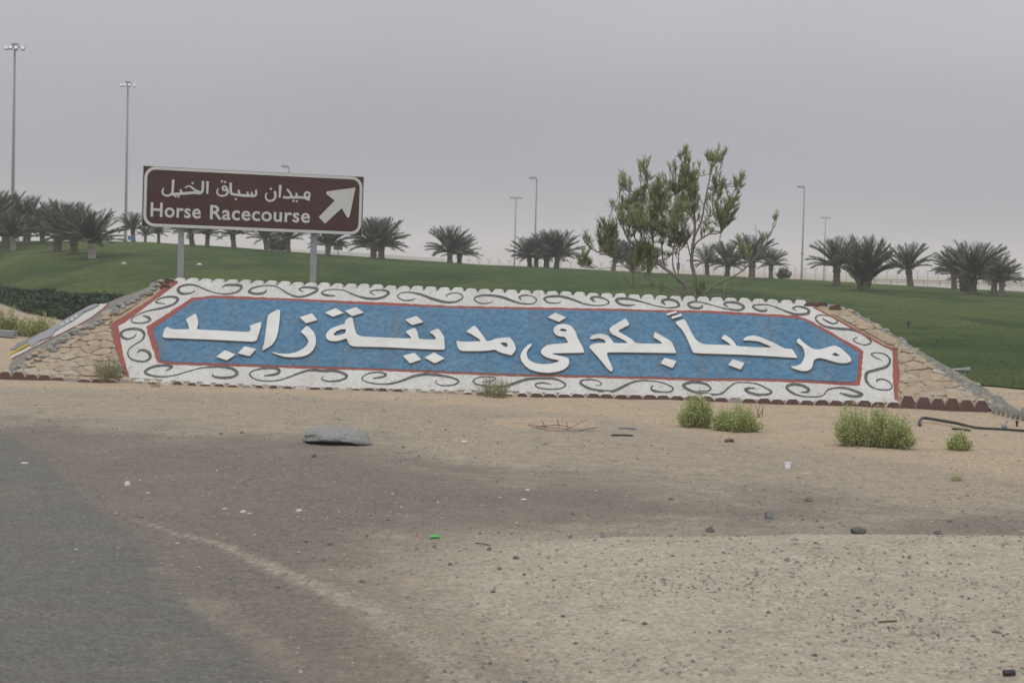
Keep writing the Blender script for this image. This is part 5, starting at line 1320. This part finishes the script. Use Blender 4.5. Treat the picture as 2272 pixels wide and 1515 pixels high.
mb = MB(); mb.tube([p + Vector((-.03, 0, .09)), p + Vector((.05, 0, .09)), p + Vector((.11, -.02, .10))], [.04, .055, .06], 10); mb.tube([p + Vector((0, 0, .08)), p + Vector((0, 0, -.06))], .02, 6); mb.build('lamp_housing', 'slab_grey', root)
for px, py, lab in ((275, 587, 'white scrap of litter on the lawn left of the brown sign'), (442, 590, 'pale scrap of litter on the lawn between the sign posts')):
    p = lawn_at(px, py); mb = MB(); blob(mb, p + Vector((0, 0, .06)), .13, .09, .07, px, .4, 2)
    tag(mb.build('litter', 'plastic_white', origin=p), lab, 'litter', 'scraps of litter on the lawn')

# grey slab boulder
p = ground(745, 984); k = kpx(p); mb = MB()
blob(mb, p + Vector((0, .10, 12 * k)), 76 * k, .34, 25 * k, 77, .13, 4, freq=1.9, flatb=-.22, cut=False, rot=-.03)
for i, v in enumerate(mb.v):
    q = Vector(v); e_ = (q.x - p.x) / (76 * k); q.z -= .03 * (q.x - p.x) + max(0, e_ - .35) ** 1.5 * .10 + max(0, -e_ - .45) ** 1.5 * .10 - .01 * (q.z < p.z + 8 * k); q.z += .006 * mnoise.noise(q * 9) + .007 * mnoise.noise(q * 30); mb.v[i] = tuple(q)
tag(mb.build('boulder', 'boulder', origin=p, smooth=True), 'flat grey speckled boulder lying on the dark gravel left of centre', 'boulder')

# hose, rods
hp = [(2041, 943), (2040, 936), (2046, 933), (2058, 933), (2085, 938), (2120, 944), (2165, 949), (2215, 952), (2290, 957), (2400, 962)]
q = []
for i, (x, y) in enumerate(hp):
    g_ = ground(x, y + 3); g_.z += .022 + (.03 if 1 < i < 6 else 0); q.append(tuple(g_))
q = [Vector(v) for v in catmull(q, 5)]
root = thing('hose', q[0], 'thick black irrigation hose on the sand near the right edge', 'hose')
mb = MB(); mb.tube(q, [.020 if i < 28 else .016 for i in range(len(q))], 8); mb.build('pipe', 'rubber', root, smooth=True)
mb = MB(); c = ground(2228, 951); mb.tube([c + Vector((-.03, 0, .03)), c + Vector((.03, 0, .04))], .035, 8); mb.tube([c + Vector((0, 0, .03)), c + Vector((.04, 0, .10))], .012, 6); mb.build('connector', 'slab_grey', root)
c = ground(2256, 946); mb = MB(); mb.tube([c - Vector((0, 0, .05)), c + Vector((0, 0, .06))], .014, 6); mb.tube([c + Vector((0, 0, .05)), c + Vector((0, 0, .075))], .022, 6)
tag(mb.build('hose_stake', 'rubber', origin=c), 'short dark stake standing above the black hose', 'stake')
def rod(px0, py0, px1, py1, r, mat, label, cat, name):
    a, b = ground(px0, py0), ground(px1, py1); a.z += r * .8; b.z += r * .8
    mid = a.lerp(b, .5) + Vector((0, 0, r * .6)); mb = MB(); mb.tube([a, mid, b], [r, r, r * .9], 7)
    return tag(mb.build(name, mat, origin=a.lerp(b, .5), smooth=True), label, cat)
rod(2112, 953, 2153, 957, .014, 'rubber', 'short thin black rod in front of the hose', 'rod', 'rod')
rod(954, 1194, 976, 1194, .011, 'plastic_green', 'bright green plastic stick on the dirt in mid foreground', 'stick', 'plastic_stick')
rod(1949, 1381, 1996, 1379, .006, 'twig', 'thin brown twig on the pale dirt in the right foreground', 'twig', 'twig')
rod(1054, 1205, 1088, 1210, .005, 'twig', 'thin brown twig right of the green plastic stick', 'twig', 'twig')
rod(2200, 1402, 2222, 1405, .005, 'twig', 'short dark twig near the right edge of the pale dirt', 'twig', 'twig')
rod(1356, 967, 1404, 968, .011, 'rubber', 'flat black strip of rubber right of the dead branch', 'strip', 'rubber_strip')
rod(1370, 951, 1412, 953, .012, 'slab_grey', 'grey bent strip lying behind the black rubber strip', 'strip', 'metal_strip')
rod(1610, 981, 1626, 980, .02, 'rock_brown', 'dark lump of wood below the bush pair', 'wood', 'wood_lump')
# paper cup
p = ground(1748, 1040); k = kpx(p); root = thing('paper_cup', p, 'white paper cup standing on the gravel below the large bush', 'cup')
mb = MB(); n = 20; h_ = 14 * k; r1_, r2_ = 5.6 * k, 7.6 * k
def ringv(r, z): return [p + Vector((r * math.cos(6.2832 * i / n), r * math.sin(6.2832 * i / n), z)) for i in range(n)]
rings = ringv(r1_, 0) + ringv(r2_, h_) + ringv(r2_ * .93, h_) + ringv(r1_ * .93, .01)
mb.add(rings, [(j * n + i, j * n + (i + 1) % n, (j + 1) * n + (i + 1) % n, (j + 1) * n + i) for j in range(3) for i in range(n)] + [tuple(3 * n + i for i in range(n))])
mb.build('cup_wall', 'plastic_white', root, smooth=True)
mb = MB(); mb.tube(ringv(r2_ * 1.02, h_) + [ringv(r2_ * 1.02, h_)[0]], .003, 5, cap=False); mb.build('rim', 'plastic_white', root)
# dark can
a, b = ground(2226, 1499), ground(2251, 1498); r_ = .016; a.z += r_; b.z += r_
mb = MB(); mb.tube([a, a.lerp(b, .06), a.lerp(b, .94), b], [r_ * .88, r_, r_, r_ * .88], 14)
tag(mb.build('can', 'rubber', origin=a.lerp(b, .5), smooth=True), 'small dark can lying in the bottom right corner', 'can')

# single stones one can pick out
f4 = lambda x, y: (x / 2.3125, 860 + y / 2.3125); f5 = lambda x, y: (700 + x / 2.3125, 860 + y / 2.3125); f6 = lambda x, y: (1472 + x / 2.3125, 860 + y / 2.3125)
ST_ = []
for f, L_ in ((f4, [(1240, 232, 14), (1135, 238, 12), (1610, 355, 18), (1690, 805, 13), (1570, 792, 12), (1465, 958, 14), (1170, 985, 14), (1660, 887, 14), (1350, 1195, 16), (1425, 1025, 12), (1175, 1080, 10), (825, 862, 9), (780, 717, 9), (1648, 612, 11), (415, 933, 9), (705, 1227, 10), (1470, 1255, 15)]),
              (f5, [(450, 308, 9), (1005, 752, 13), (1480, 775, 20), (890, 833, 17), (690, 910, 14), (265, 760, 12), (75, 806, 12), (240, 997, 19), (610, 818, 12), (40, 888, 14), (730, 972, 10), (945, 930, 18), (1030, 877, 17), (1070, 960, 12), (1225, 990, 11), (910, 1050, 14), (1740, 1065, 9), (1410, 1460, 13), (895, 1415, 13), (665, 1457, 12), (735, 1412, 9), (1270, 1175, 14), (1690, 1212, 18), (1335, 1312, 13), (1580, 1195, 12), (1320, 650, 9), (940, 745, 10), (30, 610, 9), (285, 655, 9), (372, 680, 10), (1185, 1100, 8), (985, 1320, 8), (1075, 1510, 14), (440, 1422, 14), (1310, 768, 12)]),
              (f6, [(715, 676, 15), (788, 685, 11), (808, 718, 16), (680, 780, 13), (745, 582, 21), (240, 738, 28), (1410, 752, 24), (998, 1147, 16), (870, 1190, 11), (540, 1155, 13), (1567, 1083, 11), (1408, 1273, 12), (778, 1375, 13), (785, 1400, 11), (825, 1390, 12), (1765, 1265, 10), (1745, 1273, 11), (290, 1252, 12), (340, 1250, 10), (445, 800, 9), (780, 798, 11), (265, 900, 9), (1470, 687, 14), (1710, 1022, 9), (1800, 728, 11), (150, 1405, 16), (1090, 1365, 9), (40, 575, 16), (1155, 1235, 13), (345, 275, 18)])):
    ST_ += [(*f(x, y), s / 2.3125) for x, y, s in L_]
BIG = [(*f6(540, 672), 24 / 2.3125, 1.5, 'rock_blue', 'upright grey rock with a pale face on the dark gravel band'),
       (*f6(998, 752), 38 / 2.3125, .75, 'rock_dark', 'largest dark rock, on the edge between dark gravel and pale dirt'),
       (*f6(635, 888), 16 / 2.3125, .9, 'rock_blue', 'bluish grey stone, left of two side by side on the pale dirt'),
       (*f6(683, 896), 14 / 2.3125, .6, 'rock_blue', 'bluish grey stone, right of two side by side on the pale dirt')]
WHT = [(*f4(656, 502), 19 / 2.3125, .9, 'round white stone on the brown gravel at left'), (*f4(1152, 624), 13 / 2.3125, .5, 'flat white chip, leftmost of a row at left of centre'),
       (*f4(1245, 641), 20 / 2.3125, .5, 'flat white stone in the middle of a row of chips at left'), (*f4(1280, 648), 16 / 2.3125, .25, 'thin white flake touching the flat white stone'),
       (*f4(1534, 635), 22 / 2.3125, .5, 'white stone right of the row of chips at left'), (*f4(760, 541), 12 / 2.3125, .3, 'thin white chip right of the round white stone'),
       (*f4(912, 800), 11 / 2.3125, .4, 'small white chip beside the pale dirt streak'), (*f4(393, 831), 12 / 2.3125, .35, 'white chip lying on the asphalt'),
       (*f4(125, 388), 22 / 2.3125, .2, 'pale flat scrap on the asphalt at the left edge'), (*f5(1087, 528), 18 / 2.3125, .4, 'white chip, farther of two in the middle of the dark gravel'),
       (*f5(1070, 577), 18 / 2.3125, .4, 'white chip, nearer of two in the middle of the dark gravel'), (*f5(765, 282), 18 / 2.3125, .5, 'crumpled white paper scrap right of the flat boulder'),
       (*f6(765, 175), 13 / 2.3125, .6, 'white crumpled scrap between the two groups of bushes')]
def stone(px, py, half, flatn, mat, label, cat, group=None, seed=0, name='stone'):
    p = ground(px, py); k = kpx(p); r_ = half * k; mb = MB()
    blob(mb, p + Vector((0, 0, r_ * flatn * .42)), r_ * R.uniform(.95, 1.15), r_ * R.uniform(.8, 1.1), r_ * flatn, seed, .3, 2, rot=R.uniform(0, 6.28))
    return tag(mb.build(name, mat, origin=p), label, cat, group)
for i, (x, y, s_) in enumerate(((560, 650, 14), (600, 655, 18), (640, 672, 16), (720, 664, 22), (700, 710, 16), (592, 700, 12))):
    px, py = f4(x, y); stone(px, py, s_ / 2.3125, .18, 'rock_dark', 'flat black flake of tar broken from the asphalt edge', 'tar flake', 'tar flakes at the edge of the asphalt', 1200 + i, 'tar_flake')
for i, b_ in enumerate(BIG): stone(*b_, 'rock', None, 900 + i, 'rock')
for i, b_ in enumerate(WHT): stone(b_[0], b_[1], b_[2], b_[3], 'rock_white', b_[4], 'stone', 'white stones and scraps on the dirt', 950 + i, 'white_stone')
for i, (px, py, s) in enumerate(ST_):
    mt = R.choice(('rock_dark', 'rock_dark', 'rock_dark', 'rock_brown', 'rock_blue'))
    stone(px, py, s * .95, R.uniform(.5, .8), mt, 'small dark stone lying loose on the bare dirt', 'stone', 'loose dark stones on the dirt', 1000 + i)

# ------------------------------------------------------------------ dusty air
mb = MB(); mb.box((0, 1250, 15.5), (5600, 2900, 33.0))
mt = bpy.data.materials.new('dusty_air'); mt.use_nodes = True; n = mt.node_tree; n.nodes.clear()
out = n.nodes.new('ShaderNodeOutputMaterial'); pv = n.nodes.new('ShaderNodeVolumePrincipled')
pv.inputs['Color'].default_value = (0.945, 0.945, 0.97, 1); pv.inputs['Density'].default_value = 0.0009; pv.inputs['Anisotropy'].default_value = 0.0
n.links.new(pv.outputs[0], out.inputs['Volume'])
MATS['dusty_air'] = mt
o = mb.build('haze', 'dusty_air'); tag(o, 'thin even dust haze over the whole place', 'haze', kind='stuff')
